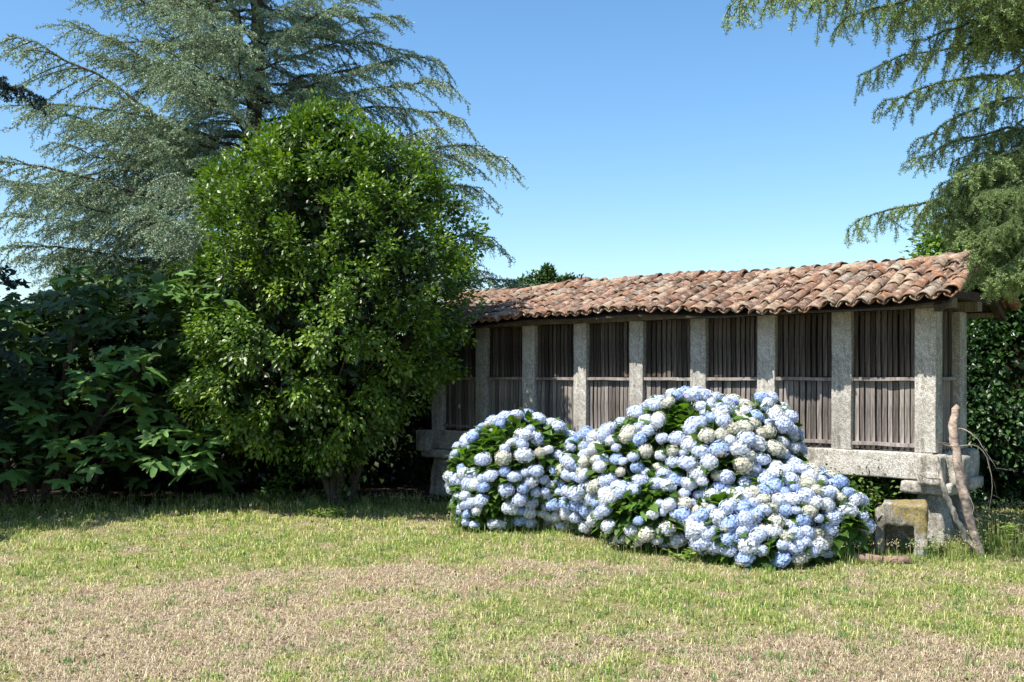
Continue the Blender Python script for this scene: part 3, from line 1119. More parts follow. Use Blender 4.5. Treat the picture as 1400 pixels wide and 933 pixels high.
rng = np.random.default_rng(44)
TZ = 18.5
tb = P(345, 600, TZ)
CE = empty("blue_cedar_tree", (tb.x, TZ, 0))
tag(CE, "tall blue-grey cedar with spreading layered branches rising behind the camellia tree", "tree")
O = np.array((tb.x, TZ, 0.0))
mb = MB()
HT = 13.5
zz = np.linspace(0, HT, 12)
tube(mb, [(.10 * math.sin(z_), .1 * math.cos(z_ * .7), z_ - .1) for z_ in zz], np.interp(zz, [0, HT], [.26, .03]), 10)
mb.build("trunk", M_BARK, CE, smooth=True)
def proto_branch(L, **kw):
    """a limb grown along +x from the origin, kept as two meshes to be shared"""
    tmp = empty("tmp")
    pts = curve_pts((0, 0, 0), (L, 0, rng.uniform(-.02, .10) * L), rng.uniform(-.02, .07) * L, 10)
    pts[1:-1] += rng.normal(0, .018 * L, (8, 3)) * np.array((0, 1, .7))
    cedar_branch(tmp, np.zeros(3), pts, **kw)
    br = [c for c in tmp.children][0]; nd = [c for c in br.children][0]
    wm, nm = br.data, nd.data
    for o in (nd, br, tmp):
        bpy.data.objects.remove(o)
    return wm, nm, L


def place_branch(root, O, proto, p0, p1, roll=0.0):
    """a limb from p0 to p1, a copy of the shared limb turned and scaled to fit"""
    wm, nm, L = proto
    d = Vector(p1) - Vector(p0)
    x_ = d.normalized(); y_ = Vector((0, 0, 1)).cross(x_).normalized(); z_ = x_.cross(y_)
    M = Matrix((x_, y_, z_)).transposed() @ Matrix.Rotation(roll, 3, 'X')
    k_ = d.length / L
    br = obj("branch", wm, root, Vector(p0) - Vector(O), M.to_euler())
    br.scale = (k_, k_, k_)
    obj("needles", nm, br)


BA, BB = (.11, .18, .11), (.42, .53, .34)
LONG = [proto_branch(4.4, r0=.045, sec_len=1.55, sec_step=.115, tuft=.044, ca=BA, cb=BB, hang=h_, ter_step=.10, ter_len=.36, tstep=.036, per=5, nw=3.0) for h_ in (.7, 1.0, 1.3, .8)]
MID = [proto_branch(2.9, r0=.032, sec_len=1.15, sec_step=.10, tuft=.044, ca=BA, cb=BB, hang=h_, ter_step=.095, ter_len=.34, tstep=.036, per=5, nw=3.0) for h_ in (.5, .8, .65)]
SHORT = [proto_branch(1.5, r0=.02, sec_len=.7, sec_step=.085, tuft=.044, ca=BA, cb=BB, hang=.5, ter_step=.09, ter_len=.28, tstep=.036, per=5, nw=3.0)]
NB = 145
for k in range(NB):
    f = (k + .5) / NB
    h0 = 2.3 + (HT - 2.8) * f ** 1.15
    az = k * 2.399 + rng.uniform(-.3, .3)
    R_ = np.interp(h0, [2.2, 4.5, 8.5, 13.5], [4.8, 4.4, 3.1, .6]) * (rng.uniform(.62, .95) if k % 3 else rng.uniform(.95, 1.14))
    p0 = np.array((tb.x, TZ, h0)); d = np.array((math.cos(az), math.sin(az) * .9, 0))
    p1 = p0 + d * R_ + np.array((0, 0, rng.uniform(-.12, .26) * R_))
    pool = LONG if R_ > 3.5 else (MID if R_ > 1.9 else SHORT)
    place_branch(CE, O, pool[int(rng.integers(len(pool)))], p0, p1, rng.uniform(-.3, .3))
for a_, b_ in (((345, 260), (2, 74)), ((345, 300), (30, 148)), ((300, 330), (8, 245)), ((330, 380), (0, 300)), ((330, 400), (0, 345)), ((345, 330), (662, 262)), ((345, 300), (664, 205)), ((345, 400), (678, 330)), ((345, 180), (85, 38)), ((300, 345), (60, 330)), ((260, 330), (20, 268)), ((310, 420), (40, 372)), ((250, 400), (95, 340)), ((330, 250), (110, 190)), ((300, 300), (60, 210))):
    place_branch(CE, O, LONG[int(rng.integers(4))], P(*a_, TZ), P(*b_, TZ - rng.uniform(-.5, 1.2)), rng.uniform(-.3, .3))

# right-hand cedar: trunk outside the picture, limbs hang over the roof end
RT = np.array((6.9, 9.6, 0.0))
CR = empty("green_cedar_tree", tuple(RT))
tag(CR, "green cedar limbs drooping over the right end of the granary roof", "tree")
mb = MB()
zz = np.linspace(0, 10, 9)
tube(mb, [(.06 * math.sin(z_), .06 * math.cos(z_), z_ - .1) for z_ in zz], np.interp(zz, [0, 10], [.26, .08]), 10)
mb.build("trunk", M_BARK, CR, smooth=True)
GA, GB = (.09, .155, .05), (.34, .45, .17)


GP = [proto_branch(L_, r0=.022, sec_len=s_, sec_step=.085, tuft=.033, ca=GA, cb=GB, hang=h_, ter_step=.065, ter_len=.21, tstep=.018, per=7, nw=1.9)
      for L_, s_, h_ in ((3.0, .62, 1.2), (3.0, .70, 1.6), (2.6, .55, .9), (2.2, .55, 1.5), (1.8, .50, 1.3), (1.6, .45, 1.7))]


def rlimb(trunk_h, way, sec=.6, hang=1.2):
    """a woody limb from the trunk with a foliage limb on its outer end"""
    tip = Vector(P(*way[-1])); inner = Vector(P(*way[0])) if len(way) < 4 else Vector(P(*way[1]))
    L_ = (tip - inner).length
    pool = [g for g in GP if .6 < L_ / g[2] < 1.5] or GP[:2]
    place_branch(CR, RT, pool[int(rng.integers(len(pool)))], inner, tip, rng.uniform(-.35, .35))
    far = Vector(P(*way[0]))
    if len(way) >= 4:
        g = GP[int(rng.integers(3))]
        place_branch(CR, RT, g, Vector((RT[0], RT[1], trunk_h)) * .25 + far * .75, (inner + tip) / 2 + Vector((0, .15, .05)), rng.uniform(-.3, .3))
    w_ = MB()
    a0 = np.array((RT[0], RT[1], trunk_h)); a3 = np.array(inner[:]); a2 = (a0 + a3) / 2 + np.array((0, 0, .12))
    tube(w_, [a0 - a0, a2 - a0, a3 - a0], [.05, .035, .020], 6)
    w_.build("limb", M_BARK, CR, loc=tuple(a0 - RT))
    return 0


total2 = 0
for args in (
    (6.2, [(1400, -55, 8.6), (1240, -40, 8.3), (1110, -8, 8.0), (1003, 40, 7.8)]),
    (6.0, [(1420, -30, 8.2), (1300, -12, 7.9), (1200, 12, 7.7), (1145, 60, 7.6)]),
    (6.4, [(1400, -90, 8.0), (1200, -60, 7.6), (1090, -20, 7.4)]),
    (5.8, [(1440, 0, 8.4), (1340, 25, 8.2), (1245, 60, 8.1)]),
    (5.2, [(1430, 60, 8.9), (1300, 78, 8.6), (1172, 100, 8.4)]),
    (4.9, [(1430, 100, 8.8), (1330, 120, 8.5), (1208, 136, 8.3)]),
    (4.6, [(1440, 120, 8.9), (1350, 165, 8.6), (1252, 190, 8.4)]),
    (4.3, [(1440, 170, 8.7), (1350, 190, 8.4), (1250, 215, 8.2)]),
    (4.0, [(1440, 200, 8.6), (1360, 230, 8.5), (1290, 262, 8.4)]),
    (3.9, [(1440, 225, 8.5), (1350, 262, 8.4), (1260, 300, 8.3), (1166, 334, 8.2)]),
    (3.7, [(1450, 240, 8.4), (1390, 265, 8.3), (1300, 330, 8.1)]),
    (3.6, [(1450, 270, 8.3), (1390, 290, 8.2), (1325, 350, 8.0)]),
    (3.4, [(1460, 280, 8.4), (1400, 300, 8.3), (1345, 360, 8.1)]),
    (3.4, [(1450, 310, 8.1), (1420, 320, 8.0), (1375, 368, 7.9)]),
    (3.9, [(1450, 180, 8.8), (1400, 200, 8.7), (1335, 270, 8.6)]),
    (3.3, [(1440, 340, 8.3), (1400, 350, 8.3), (1385, 385, 8.2)]),
    (4.2, [(1450, 210, 8.1), (1410, 235, 8.0), (1340, 300, 7.9)]),
    (4.8, [(1450, 60, 8.0), (1390, 85, 7.9), (1320, 140, 7.8)]),
    (5.4, [(1450, 20, 8.9), (1390, 40, 8.8), (1310, 55, 8.7)]),
):
    total2 += rlimb(args[0], args[1], sec=.55 if args[1][-1][0] < 1200 else .42, hang=1.25)
for k in range(46):
    ex_ = rng.uniform(1275, 1400); ey_ = rng.uniform(max(170, 290 - (ex_ - 1275) * 1.8), 310 + (ex_ - 1275) * .55)
    zz_ = rng.uniform(7.7, 8.9)
    total2 += rlimb(CAM_H + (517 - ey_ + rng.uniform(40, 120)) / FPX * 9, [(1450, ey_ - rng.uniform(30, 70), zz_ + .3), (ex_ + 60, ey_ - rng.uniform(10, 40), zz_ + .1), (ex_, ey_, zz_)], sec=.42, hang=1.2)

for k in range(30):
    ex_ = rng.uniform(1310, 1425); ey_ = rng.uniform(270, 330 + (ex_ - 1310) * .55)
    zz_ = rng.uniform(7.8, 8.8)
    rlimb(CAM_H + (517 - ey_ + rng.uniform(60, 140)) / FPX * 9, [(1470, ey_ - rng.uniform(50, 100), zz_ + .3), (ex_ + 60, ey_ - rng.uniform(20, 50), zz_ + .1), (ex_, ey_, zz_)], sec=.42, hang=1.2)

for k in range(22):
    ex_ = rng.uniform(1190, 1400); ey_ = rng.uniform(-40, 20 + (ex_ - 1190) * .75)
    zz_ = rng.uniform(7.6, 9.0)
    rlimb(CAM_H + (517 - ey_ + rng.uniform(30, 90)) / FPX * 9, [(ex_ + 230, ey_ - rng.uniform(30, 90), zz_ + .3), (ex_ + 90, ey_ - rng.uniform(15, 50), zz_ + .1), (ex_, ey_, zz_)], sec=.5, hang=1.2)
for k in range(20):
    ex_ = rng.uniform(1322, 1392); ey_ = rng.uniform(345, 392)
    zz_ = rng.uniform(7.8, 8.8)
    rlimb(CAM_H + (517 - ey_ + rng.uniform(60, 140)) / FPX * 9, [(1490, ey_ - rng.uniform(20, 90), zz_ + .3), (ex_ + 60, ey_ - 20, zz_ + .1), (ex_, ey_, zz_)], sec=.42, hang=1.2)

# dark spruce at the left, trunk outside the picture; one limb tip shows at the edge
rng = np.random.default_rng(9)
ST = np.array((-7.9, 11.0, 0.0))
SP = empty("dark_spruce_tree", tuple(ST))
tag(SP, "dark spruce whose drooping limb tip enters at the upper left edge", "tree")
mb = MB()
tube(mb, [(0, 0, z_) for z_ in np.linspace(-.1, 11.5, 8)], np.linspace(.22, .04, 8), 8)
mb.build("trunk", M_BARK, SP, smooth=True)
q = [ST + np.array((0, 0, 5.1)), np.array(P(-120, 110, 10.8)[:]), np.array(P(-30, 118, 10.6)[:]), np.array(P(30, 122, 10.5)[:]), np.array(P(62, 138, 10.5)[:])]
cedar_branch(SP, ST, np.array(q), .03, .50, .10, .036, (.008, .022, .022), (.02, .045, .045), hang=1.1, ter_step=.08, ter_len=.16, tstep=.016, per=9, nw=2.6)
q = [ST + np.array((0, 0, 5.0)), np.array(P(-100, 118, 10.6)[:]), np.array(P(8, 108, 10.4)[:])]
cedar_branch(SP, ST, np.array(q), .03, .50, .10, .036, (.008, .022, .022), (.02, .045, .045), hang=1.1, ter_step=.08, ter_len=.16, tstep=.016, per=9, nw=2.6)
for k in range(74):
    h0 = 1.2 + 10 * (k / 74); az = k * 2.4
    R_ = np.interp(h0, [1, 4, 8, 11.5], [2.1, 2.1, 1.7, .4])
    if 3.6 < h0 and math.cos(az) > .2:
        R_ *= .72
    p0 = ST + np.array((0, 0, h0)); p1 = p0 + np.array((math.cos(az) * R_, math.sin(az) * R_, -.15 * R_))
    cedar_branch(SP, ST, curve_pts(p0, p1, .05, 6), .03, .7, .2, .10, (.012, .03, .03), (.03, .06, .05), hang=.8, ter_step=.15, ter_len=.4, tstep=.07, per=5, nw=4)


# ------------------------------------------------------------------ fig tree
rng = np.random.default_rng(5)


def fig_mesh(seed):
    r_ = np.random.default_rng(seed)
    g = np.array((.11, .21, .055)) * r_.uniform(.75, 1.4)  # single front leaves get a brighter colour to read as sunlit
    lobes = [(-2.1, .42), (-1.05, .80), (0, 1.0), (1.05, .80), (2.1, .42)]
    out = [(-.02, .0, 0)]
    pts = []
    for i, (a_, l_) in enumerate(lobes):
        l_ *= r_.uniform(.9, 1.08)
        for da, rr_ in ((-.30, .62), (-.13, .90), (0, 1.0), (.13, .90), (.30, .62)):
            pts.append((a_ + da, l_ * rr_))
        if i < 4:
            pts.append((a_ + .525, .36))
    V = [(0.22, 0, 0)]
    for a_, l_ in pts:
        x_ = .22 + l_ * .78 * math.cos(a_); y_ = l_ * .78 * math.sin(a_)
        V.append((x_, y_, .05 * abs(y_) - .25 * x_ * x_ + r_.normal(0, .012)))
    V.append((-.12, 0, .0))
    n = len(pts)
    F = [(0, i, i + 1) for i in range(1, n)] + [(0, n, n + 1), (0, n + 1, 1)]
    mb = MB(); mb.add(V, F, g)
    return V, F, mb.mesh("leaf", M_FIG, tint=True)


FIGS = [fig_mesh(s) for s in range(6)]
fb = P(60, 690, 13.3)
FG = empty("fig_tree", (fb.x, fb.y, 0))
tag(FG, "spreading fig tree with large lobed leaves and slanting trunks at the left edge", "tree")
O = np.array((fb.x, fb.y, 0))
mb = MB()
fig_limbs = [((45, 690), (105, 625), (190, 520)), ((45, 695), (30, 560), (10, 440)), ((95, 640), (130, 660), (165, 600)), ((105, 625), (150, 540), (250, 470)),
             ((60, 680), (80, 560), (110, 430)), ((150, 560), (220, 560), (290, 600)), ((10, 700), (5, 600), (-60, 480))]
for (a_, b_, c_) in fig_limbs:
    q = [np.array(P(*a_, 13.2)[:]) - O, np.array(P(*b_, 13.0)[:]) - O, np.array(P(*c_, 12.6)[:]) - O]
    q = [q[0], (q[0] + q[1]) / 2 + np.array((.03, 0, .04)), q[1], (q[1] + q[2]) / 2 + np.array((-.03, 0, .03)), q[2]]
    mb = MB(); tube(mb, q, [.065, .055, .04, .03, .015], 8)
    mb.build("trunk", M_BARK, FG, smooth=True)
# foliage: leaf rosettes at shoot ends
ros = []
lit = [(122, 500, 11.9), (95, 605, 11.9), (135, 610, 11.8), (185, 520, 12.0), (220, 585, 11.8), (215, 620, 11.8), (268, 625, 11.9), (185, 555, 12), (165, 480, 12.1), (120, 520, 11.8), (270, 600, 12), (15, 640, 11.8)]
for (x_, y_, Z_) in lit:
    ros.append((np.array(P(x_, y_, Z_)[:]), 9))
while len(ros) < 260:
    x_ = rng.uniform(-230, 330); ytop = np.interp(x_, [-230, 0, 60, 110, 200, 330], [380, 400, 395, 365, 380, 400])
    y_ = rng.uniform(ytop, 655)
    Z_ = rng.uniform(12.0, 14.2)
    if y_ > 610 and Z_ > 13.2:
        continue
    ros.append((np.array(P(x_, y_, Z_)[:]), 8))
rd = random.Random(3)
mbj = MB()
nl = 0
for k, (c_, n_) in enumerate(sorted(ros, key=lambda r_: r_[0][1])):
    axis = Vector((rd.gauss(0, .4), -.6, rd.uniform(.1, .8))).normalized()
    for j in range(n_):
        a_ = j * 2.4 + rd.uniform(-.3, .3)
        el = rd.uniform(-.7, .35)
        d = Vector((math.cos(a_) * math.cos(el), math.sin(a_) * math.cos(el) - .25, math.sin(el))).normalized()
        nrm = (Vector((0, -.25, 1)) + d * .55 + Vector((rd.gauss(0, .25), rd.gauss(0, .25), 0))).normalized()
        p = Vector(c_) + d * rd.uniform(.06, .14) + Vector((0, 0, rd.uniform(-.15, .1)))
        s_ = rd.uniform(.19, .31)
        V, F, me = FIGS[rd.randrange(6)]
        if nl < 295:
            x_ = d; y_ = nrm.cross(x_).normalized(); z_ = x_.cross(y_)
            o = obj("leaf", me, FG, p - Vector(O))
            o.rotation_euler = Matrix((x_, y_, z_)).transposed().to_euler()
            o.scale = (s_,) * 3
            nl += 1
        else:
            scatter(mbj, V, F, np.array([p[:]]) - O, np.array([d[:]]), np.array([nrm[:]]), [s_], colmix(1, (.045, .09, .025), (.09, .16, .04)))
tag(mbj.build("foliage", M_FIG, FG, tint=True), kind='stuff')


# ------------------------------------------------------------------ hedges and trees behind
def leaf_mass(name, label, cat, boxes, n_per_m3, lsize, ca, cb, seed, m=M_HEDGE, core=True, O=None, trunk=None, tv=LEAF4_V, tf=LEAF4_F):
    """foliage filling soft boxes ((x0,x1),(y0,y1),(z0,z1)), leaves densest at the skin"""
    global rng
    rng = np.random.default_rng(seed)
    b0 = boxes[0]
    O = np.array(((b0[0][0] + b0[0][1]) / 2, (b0[1][0] + b0[1][1]) / 2, 0.0))
    root = empty(name, tuple(O))
    tag(root, label, cat)
    mb = MB(); cm = MB(); tm = MB()
    for (bx, by, bz) in boxes:
        c = np.array([(bx[0] + bx[1]) / 2, (by[0] + by[1]) / 2, (bz[0] + bz[1]) / 2])
        h = np.array([(bx[1] - bx[0]) / 2, (by[1] - by[0]) / 2, (bz[1] - bz[0]) / 2])
        nclump = int(n_per_m3 * (h[0] * h[1] + h[0] * h[2] + h[1] * h[2]) * 2)
        d = rng.normal(size=(nclump, 3)); d = d / (np.abs(d) ** 3.2).sum(1, keepdims=True) ** (1 / 3.2)
        p = c + d * h * (rng.uniform(.82, 1.0, (nclump, 1)) + .06 * np.sin(d[:, :1] * 7 + d[:, 2:] * 5))
        ok = p[:, 2] > .05
        p = p[ok]; d = d[ok]
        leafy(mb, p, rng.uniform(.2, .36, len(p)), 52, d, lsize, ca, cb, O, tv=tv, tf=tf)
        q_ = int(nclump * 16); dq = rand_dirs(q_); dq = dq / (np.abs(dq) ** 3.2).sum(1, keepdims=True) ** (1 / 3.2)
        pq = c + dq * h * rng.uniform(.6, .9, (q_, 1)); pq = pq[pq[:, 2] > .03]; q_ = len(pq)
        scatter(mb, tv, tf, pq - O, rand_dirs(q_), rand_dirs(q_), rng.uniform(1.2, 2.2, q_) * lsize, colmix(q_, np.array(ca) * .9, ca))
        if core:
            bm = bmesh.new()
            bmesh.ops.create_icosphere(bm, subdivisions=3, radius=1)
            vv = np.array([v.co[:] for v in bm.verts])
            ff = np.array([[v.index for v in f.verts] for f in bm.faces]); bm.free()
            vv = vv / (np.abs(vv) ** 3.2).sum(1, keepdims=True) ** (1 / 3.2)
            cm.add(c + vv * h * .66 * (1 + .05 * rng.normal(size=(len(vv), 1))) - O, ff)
        for q in range(max(1, int(h[0] * 1.2))):
            xs = rng.uniform(bx[0] + .2, bx[1] - .2) if bx[1] - bx[0] > .5 else c[0]
            tube(tm, [np.array((xs, c[1], -.05)) - O, np.array((xs + .1, c[1], bz[0] + h[2])) - O], [.06, .03], 6)
    tm.build("trunk", M_BARK, root)
    tag(mb.build("foliage", m, root, tint=True), kind='stuff')
    if core:
        tag(cm.build("dark_core", M_CORE, root), kind='stuff')  # closed filler volume, put in to keep the hedge interior dark
    return root


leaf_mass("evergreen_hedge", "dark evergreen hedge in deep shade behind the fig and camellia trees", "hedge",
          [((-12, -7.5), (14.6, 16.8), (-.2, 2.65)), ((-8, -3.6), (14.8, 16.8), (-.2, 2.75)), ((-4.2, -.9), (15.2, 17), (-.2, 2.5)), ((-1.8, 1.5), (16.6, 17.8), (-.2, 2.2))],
          14, .14, (.010, .024, .007), (.028, .055, .014), 61)  # leaf colours lowered towards black, the deep shade is put into them
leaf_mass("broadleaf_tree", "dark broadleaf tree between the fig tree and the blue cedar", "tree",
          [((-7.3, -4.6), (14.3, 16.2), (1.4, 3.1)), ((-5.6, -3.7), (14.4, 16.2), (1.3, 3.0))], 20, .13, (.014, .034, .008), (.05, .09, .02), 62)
leaf_mass("laurel_hedge", "tall dark green glossy hedge behind the right end of the granary", "hedge",
          [((5.4, 9.5), (12.4, 14.4), (-.2, 2.75)), ((4.6, 6.2), (13.4, 14.6), (-.2, 2.3)), ((3.6, 5.0), (14, 15.2), (-.2, 1.5))], 30, .085, (.012, .045, .012), (.06, .13, .03), 63, m=M_CAM)
leaf_mass("broadleaf_tree", "bright green broadleaf tree showing above the granary roof under the green cedar", "tree",
          [((5.75, 6.9), (12.8, 14.6), (2.5, 3.95)), ((6.6, 8.6), (13, 15.2), (2.3, 3.6))], 26, .085, (.06, .13, .02), (.19, .30, .04), 64, m=M_CAM)
leaf_mass("low_shrub", "low leafy shrub growing under the granary beside the mossy stone trough", "shrub",
          [((3.42, 4.02), (10.12, 10.78), (-.05, .64)), ((3.0, 3.6), (10.6, 11.2), (-.05, .66)), ((3.95, 4.5), (10.9, 11.4), (-.05, .7))], 60, .05, (.05, .10, .02), (.18, .27, .06), 65)


def far_tree(label, x, y, Z, parts_, seed):
    global rng
    rng = np.random.default_rng(seed)
    p = P(x, 520, Z)
    O = np.array((p.x, p.y, 0))
    root = empty("distant_tree", tuple(O)); tag(root, label, "tree", "treetops far behind the granary roof")
    tm = MB(); tube(tm, [(0, 0, -.1), (0, .1, 3), (0, 0, P(x, y, Z).z - .8)], [.3, .2, .08], 8)
    tm.build("trunk", M_BARK, root)
    mb = MB()
    for (px_, py_, r_) in parts_:
        c = np.array(P(px_, py_, Z)[:])
        n = int(90 * r_ * r_) + 12
        d = rand_dirs(n)
        leafy(mb, c + d * r_ * rng.uniform(.4, 1, (n, 1)) * np.array((1, 1, .75)), .30 * r_ + .08, 30, d, .13, (.04, .085, .03), (.10, .17, .05), O)
    tag(mb.build("crown", M_HEDGE, root, tint=True), kind='stuff')


far_tree("larger distant treetop with a small pointed crown above the tiled roof", 738, 372, 32,
         [(722, 396, .4), (738, 390, .42), (746, 383, .3), (748, 376, .18), (749, 369, .1), (758, 392, .35), (706, 400, .3)], 70)
far_tree("smaller distant treetop just right of the pointed one above the tiled roof", 785, 383, 34,
         [(776, 384, .16), (790, 390, .25), (805, 391, .2), (770, 394, .3)], 71)

# ------------------------------------------------------------------ mossy trough stone, log, leaning branches
tp_ = P(1232, 768, 9.42)
bm = bmesh.new()
W_, D_, H_ = .46, .40, .53
ox0, ox1, oz1 = -.145, .115, .33      # opening
xs = [-W_ / 2, ox0, ox1, W_ / 2]
for (x0, x1, y0, y1, z0, z1) in ((-W_ / 2, W_ / 2, -D_ / 2, D_ / 2, oz1, H_), (-W_ / 2, ox0, -D_ / 2, D_ / 2, -.04, oz1), (ox1, W_ / 2, -D_ / 2, D_ / 2, -.04, oz1), (ox0, ox1, .15, D_ / 2, -.04, oz1)):
    box_bm(bm, x0, x1, y0, y1, z0, z1)
bmesh.ops.remove_doubles(bm, verts=bm.verts[:], dist=1e-4)
me = bpy.data.meshes.new("stone_trough")
bm.to_mesh(me); bm.free()
tro = obj("stone_trough", me, None, (tp_.x, tp_.y, 0), (0, 0, R(-22)))
rm = tro.modifiers.new("remesh", 'REMESH'); rm.mode = 'VOXEL'; rm.voxel_size = .013
dg = bpy.context.evaluated_depsgraph_get()
ev = tro.evaluated_get(dg)
me2 = bpy.data.meshes.new_from_object(ev)
tro.modifiers.clear(); tro.data = me2
bm = bmesh.new(); bm.from_mesh(me2)
for _ in range(5):
    bmesh.ops.smooth_vert(bm, verts=bm.verts[:], factor=.5, use_axis_x=True, use_axis_y=True, use_axis_z=True)
for v in bm.verts:
    v.co += mnoise.noise_vector(v.co * 7) * .018 + mnoise.noise_vector(v.co * 24) * .006
    if v.co.x < -.15 and v.co.z > .42:
        v.co.z -= .07 * min(1, (-.15 - v.co.x) / .05); v.co.x += .01
bm.to_mesh(me2); bm.free()
me2.materials.clear(); me2.materials.append(M_MOSS)
me2.polygons.foreach_set("use_smooth", np.ones(len(me2.polygons), dtype=bool))
tag(tro, "small hollowed stone block with yellow moss on top standing by the granary leg", "stone trough")

mb = MB()
a_ = P(1164, 764, 9.08); b_ = P(1243, 770, 9.0)
a_.z = .05; b_.z = .04
pts = [a_ + (b_ - a_) * f for f in (0, .25, .5, .75, 1)]
O3 = a_.copy()
tube(mb, [p - O3 + Vector((0, 0, .006 * math.sin(i * 2))) for i, p in enumerate(pts)], [.05, .052, .047, .05, .045], 10)
tag(mb.build("fallen_log", M_LOG, smooth=True, loc=O3), "short reddish log lying in the grass in front of the mossy stone block", "log")


def crooked(way, radii, n=30, wob=.012, seed=1):
    q = np.array([P(*w_)[:] for w_ in way])
    t_ = np.linspace(0, len(q) - 1, n)
    q2 = np.stack([np.interp(t_, range(len(q)), q[:, k]) for k in range(3)], 1)
    r2 = np.interp(t_, range(len(q)), radii)
    q2[1:-1] = (q2[:-2] + 2 * q2[1:-1] + q2[2:]) / 4
    rr_ = np.random.default_rng(seed)
    q2 += rr_.normal(0, wob * .5, q2.shape)
    return q2, r2 * (1 + rr_.normal(0, .045, n))


def branch_thing(name, label, way, radii, m, seed, twigs):
    q, r_ = crooked(way, radii, seed=seed)
    O = q[-1].copy(); O[2] = 0
    root = empty(name, tuple(O)); tag(root, label, "branch", None)
    mb = MB(); tube(mb, q - O, r_, 10); mb.build("stem", m, root, smooth=True)
    for tw_ in twigs:
        mb = MB()
        qq, rr_ = crooked(tw_, np.linspace(.007, .002, len(tw_)), n=12, wob=.006, seed=seed + len(tw_))
        tube(mb, qq - O, rr_, 5)
        rr2 = np.random.default_rng(seed + 50)
        for i in range(3, 12, 2):
            d = rr2.normal(0, .05, 3) + np.array((.03, 0, -.08))
            tube(mb, [qq[i] - O, qq[i] - O + d * .6 + np.array((.01, 0, 0)), qq[i] - O + d * 1.5], [.003, .002, .001], 3)
        mb.build("twig", M_TWIG, root)
    return root


branch_thing("leaning_branch", "thick smooth reddish-brown cut branch leaning against the right end of the granary",
             [(1310, 556, 9.55), (1302, 582, 9.5), (1306, 612, 9.45), (1313, 650, 9.4), (1321, 690, 9.35), (1331, 728, 9.3), (1346, 768, 9.2)],
             [.030, .042, .041, .043, .045, .040, .030], M_BARK_PALE, 2,
             [[(1312, 610, 9.4), (1336, 607, 9.3), (1352, 628, 9.25), (1358, 668, 9.2), (1352, 700, 9.2)],
              [(1310, 585, 9.45), (1330, 592, 9.35), (1350, 620, 9.3), (1362, 640, 9.2)],
              [(1320, 672, 9.35), (1332, 690, 9.3), (1328, 708, 9.28)],
              [(1305, 612, 9.45), (1292, 608, 9.4), (1280, 604, 9.4)]])
branch_thing("leaning_branch", "thinner grey rough branch leaning left of the reddish one against the granary corner stones",
             [(1280, 624, 9.42), (1286, 650, 9.4), (1294, 680, 9.37), (1306, 708, 9.33), (1322, 738, 9.3), (1338, 752, 9.25)],
             [.020, .024, .027, .027, .026, .02], M_BARK_GREY, 6,
             [[(1288, 655, 9.4), (1274, 655, 9.3), (1258, 650, 9.25), (1250, 648, 9.2)]])

# ------------------------------------------------------------------ grass and weeds
rng = np.random.default_rng(77)
BL_V = [(0, -.06, 0), (0, .06, 0), (.55, .05, .05), (.55, -.05, .05), (1, 0, -.08)]


def blades(mb, x, y, h, lean, wid, col):
    n = len(x)
    z = ground_z(x, y)
    base = np.stack([x, y, z - .004], 1)
    th = rng.uniform(0, 2 * math.pi, n)
    hd = np.stack([np.cos(th), np.sin(th), 0 * th], 1)
    l_ = lean[:, None]
    mid_ = base + hd * h[:, None] * l_ * .35 + np.array((0, 0, 1)) * (h * (1 - lean * .45))[:, None] * .6
    tip = base + hd * h[:, None] * l_ * .95 + np.array((0, 0, 1)) * (h * np.maximum(.05, 1 - lean))[:, None]
    sd = np.stack([-np.sin(th), np.cos(th), 0 * th], 1) * wid[:, None]
    V = np.stack([base - sd, base + sd, mid_ + sd * .8, mid_ - sd * .8, tip], 1).reshape(-1, 3)
    o = np.arange(n)[:, None] * 5
    C = np.repeat(col, 5, 0)
    k0 = mb.n
    mb.add(V, o + np.array([[0, 1, 2, 3]]), C)
    mb.f.append(o + np.array([[3, 2, 4]]) + k0)


def inview(x, y, m_=.4):
    return (np.abs(x) < y * .53 + m_)


mb = MB()
n = 620000
y = 5.0 + 9.2 * rng.random(n) ** 1.25
x = rng.uniform(-1, 1, n) * (y * .55 + .3)
g = green_mask(x, y)
tuft_n = fbm(x, y, 6.0, 91, 2)
keep = rng.random(n) < np.clip((g * 1.0 + .05) * np.clip((tuft_n - .33) * 3.4, .05, 1), 0, 1) * .50
keep &= ~((y > 13.0) & (rng.random(n) < .7))
x, y, g = x[keep], y[keep], g[keep]; n = len(x)
t_ = rng.random((n, 1))
grn = np.array((.10, .19, .03)) * (1 - t_) + np.array((.32, .40, .09)) * t_
yel = np.array((.42, .40, .15)) * (1 - t_) + np.array((.66, .61, .31)) * t_
isy = (rng.random((n, 1)) < np.clip(.62 - .36 * g, .1, .6)[:, None])
col = np.where(isy, yel, grn)
edge = np.clip((y - 10.5) / 2, 0, 1) * (x < 0)
h = rng.uniform(.02, .065, n) * (1 + .8 * g) * (1 + .5 * edge)
blades(mb, x, y, h, rng.uniform(.25, .97, n), rng.uniform(.0013, .0030, n) * (1 + (y - 5) * .10), col)
tag(mb.build("grass", M_GRASS, tint=True), "short green and yellowed lawn grass on the dry soil", "grass", kind='stuff')


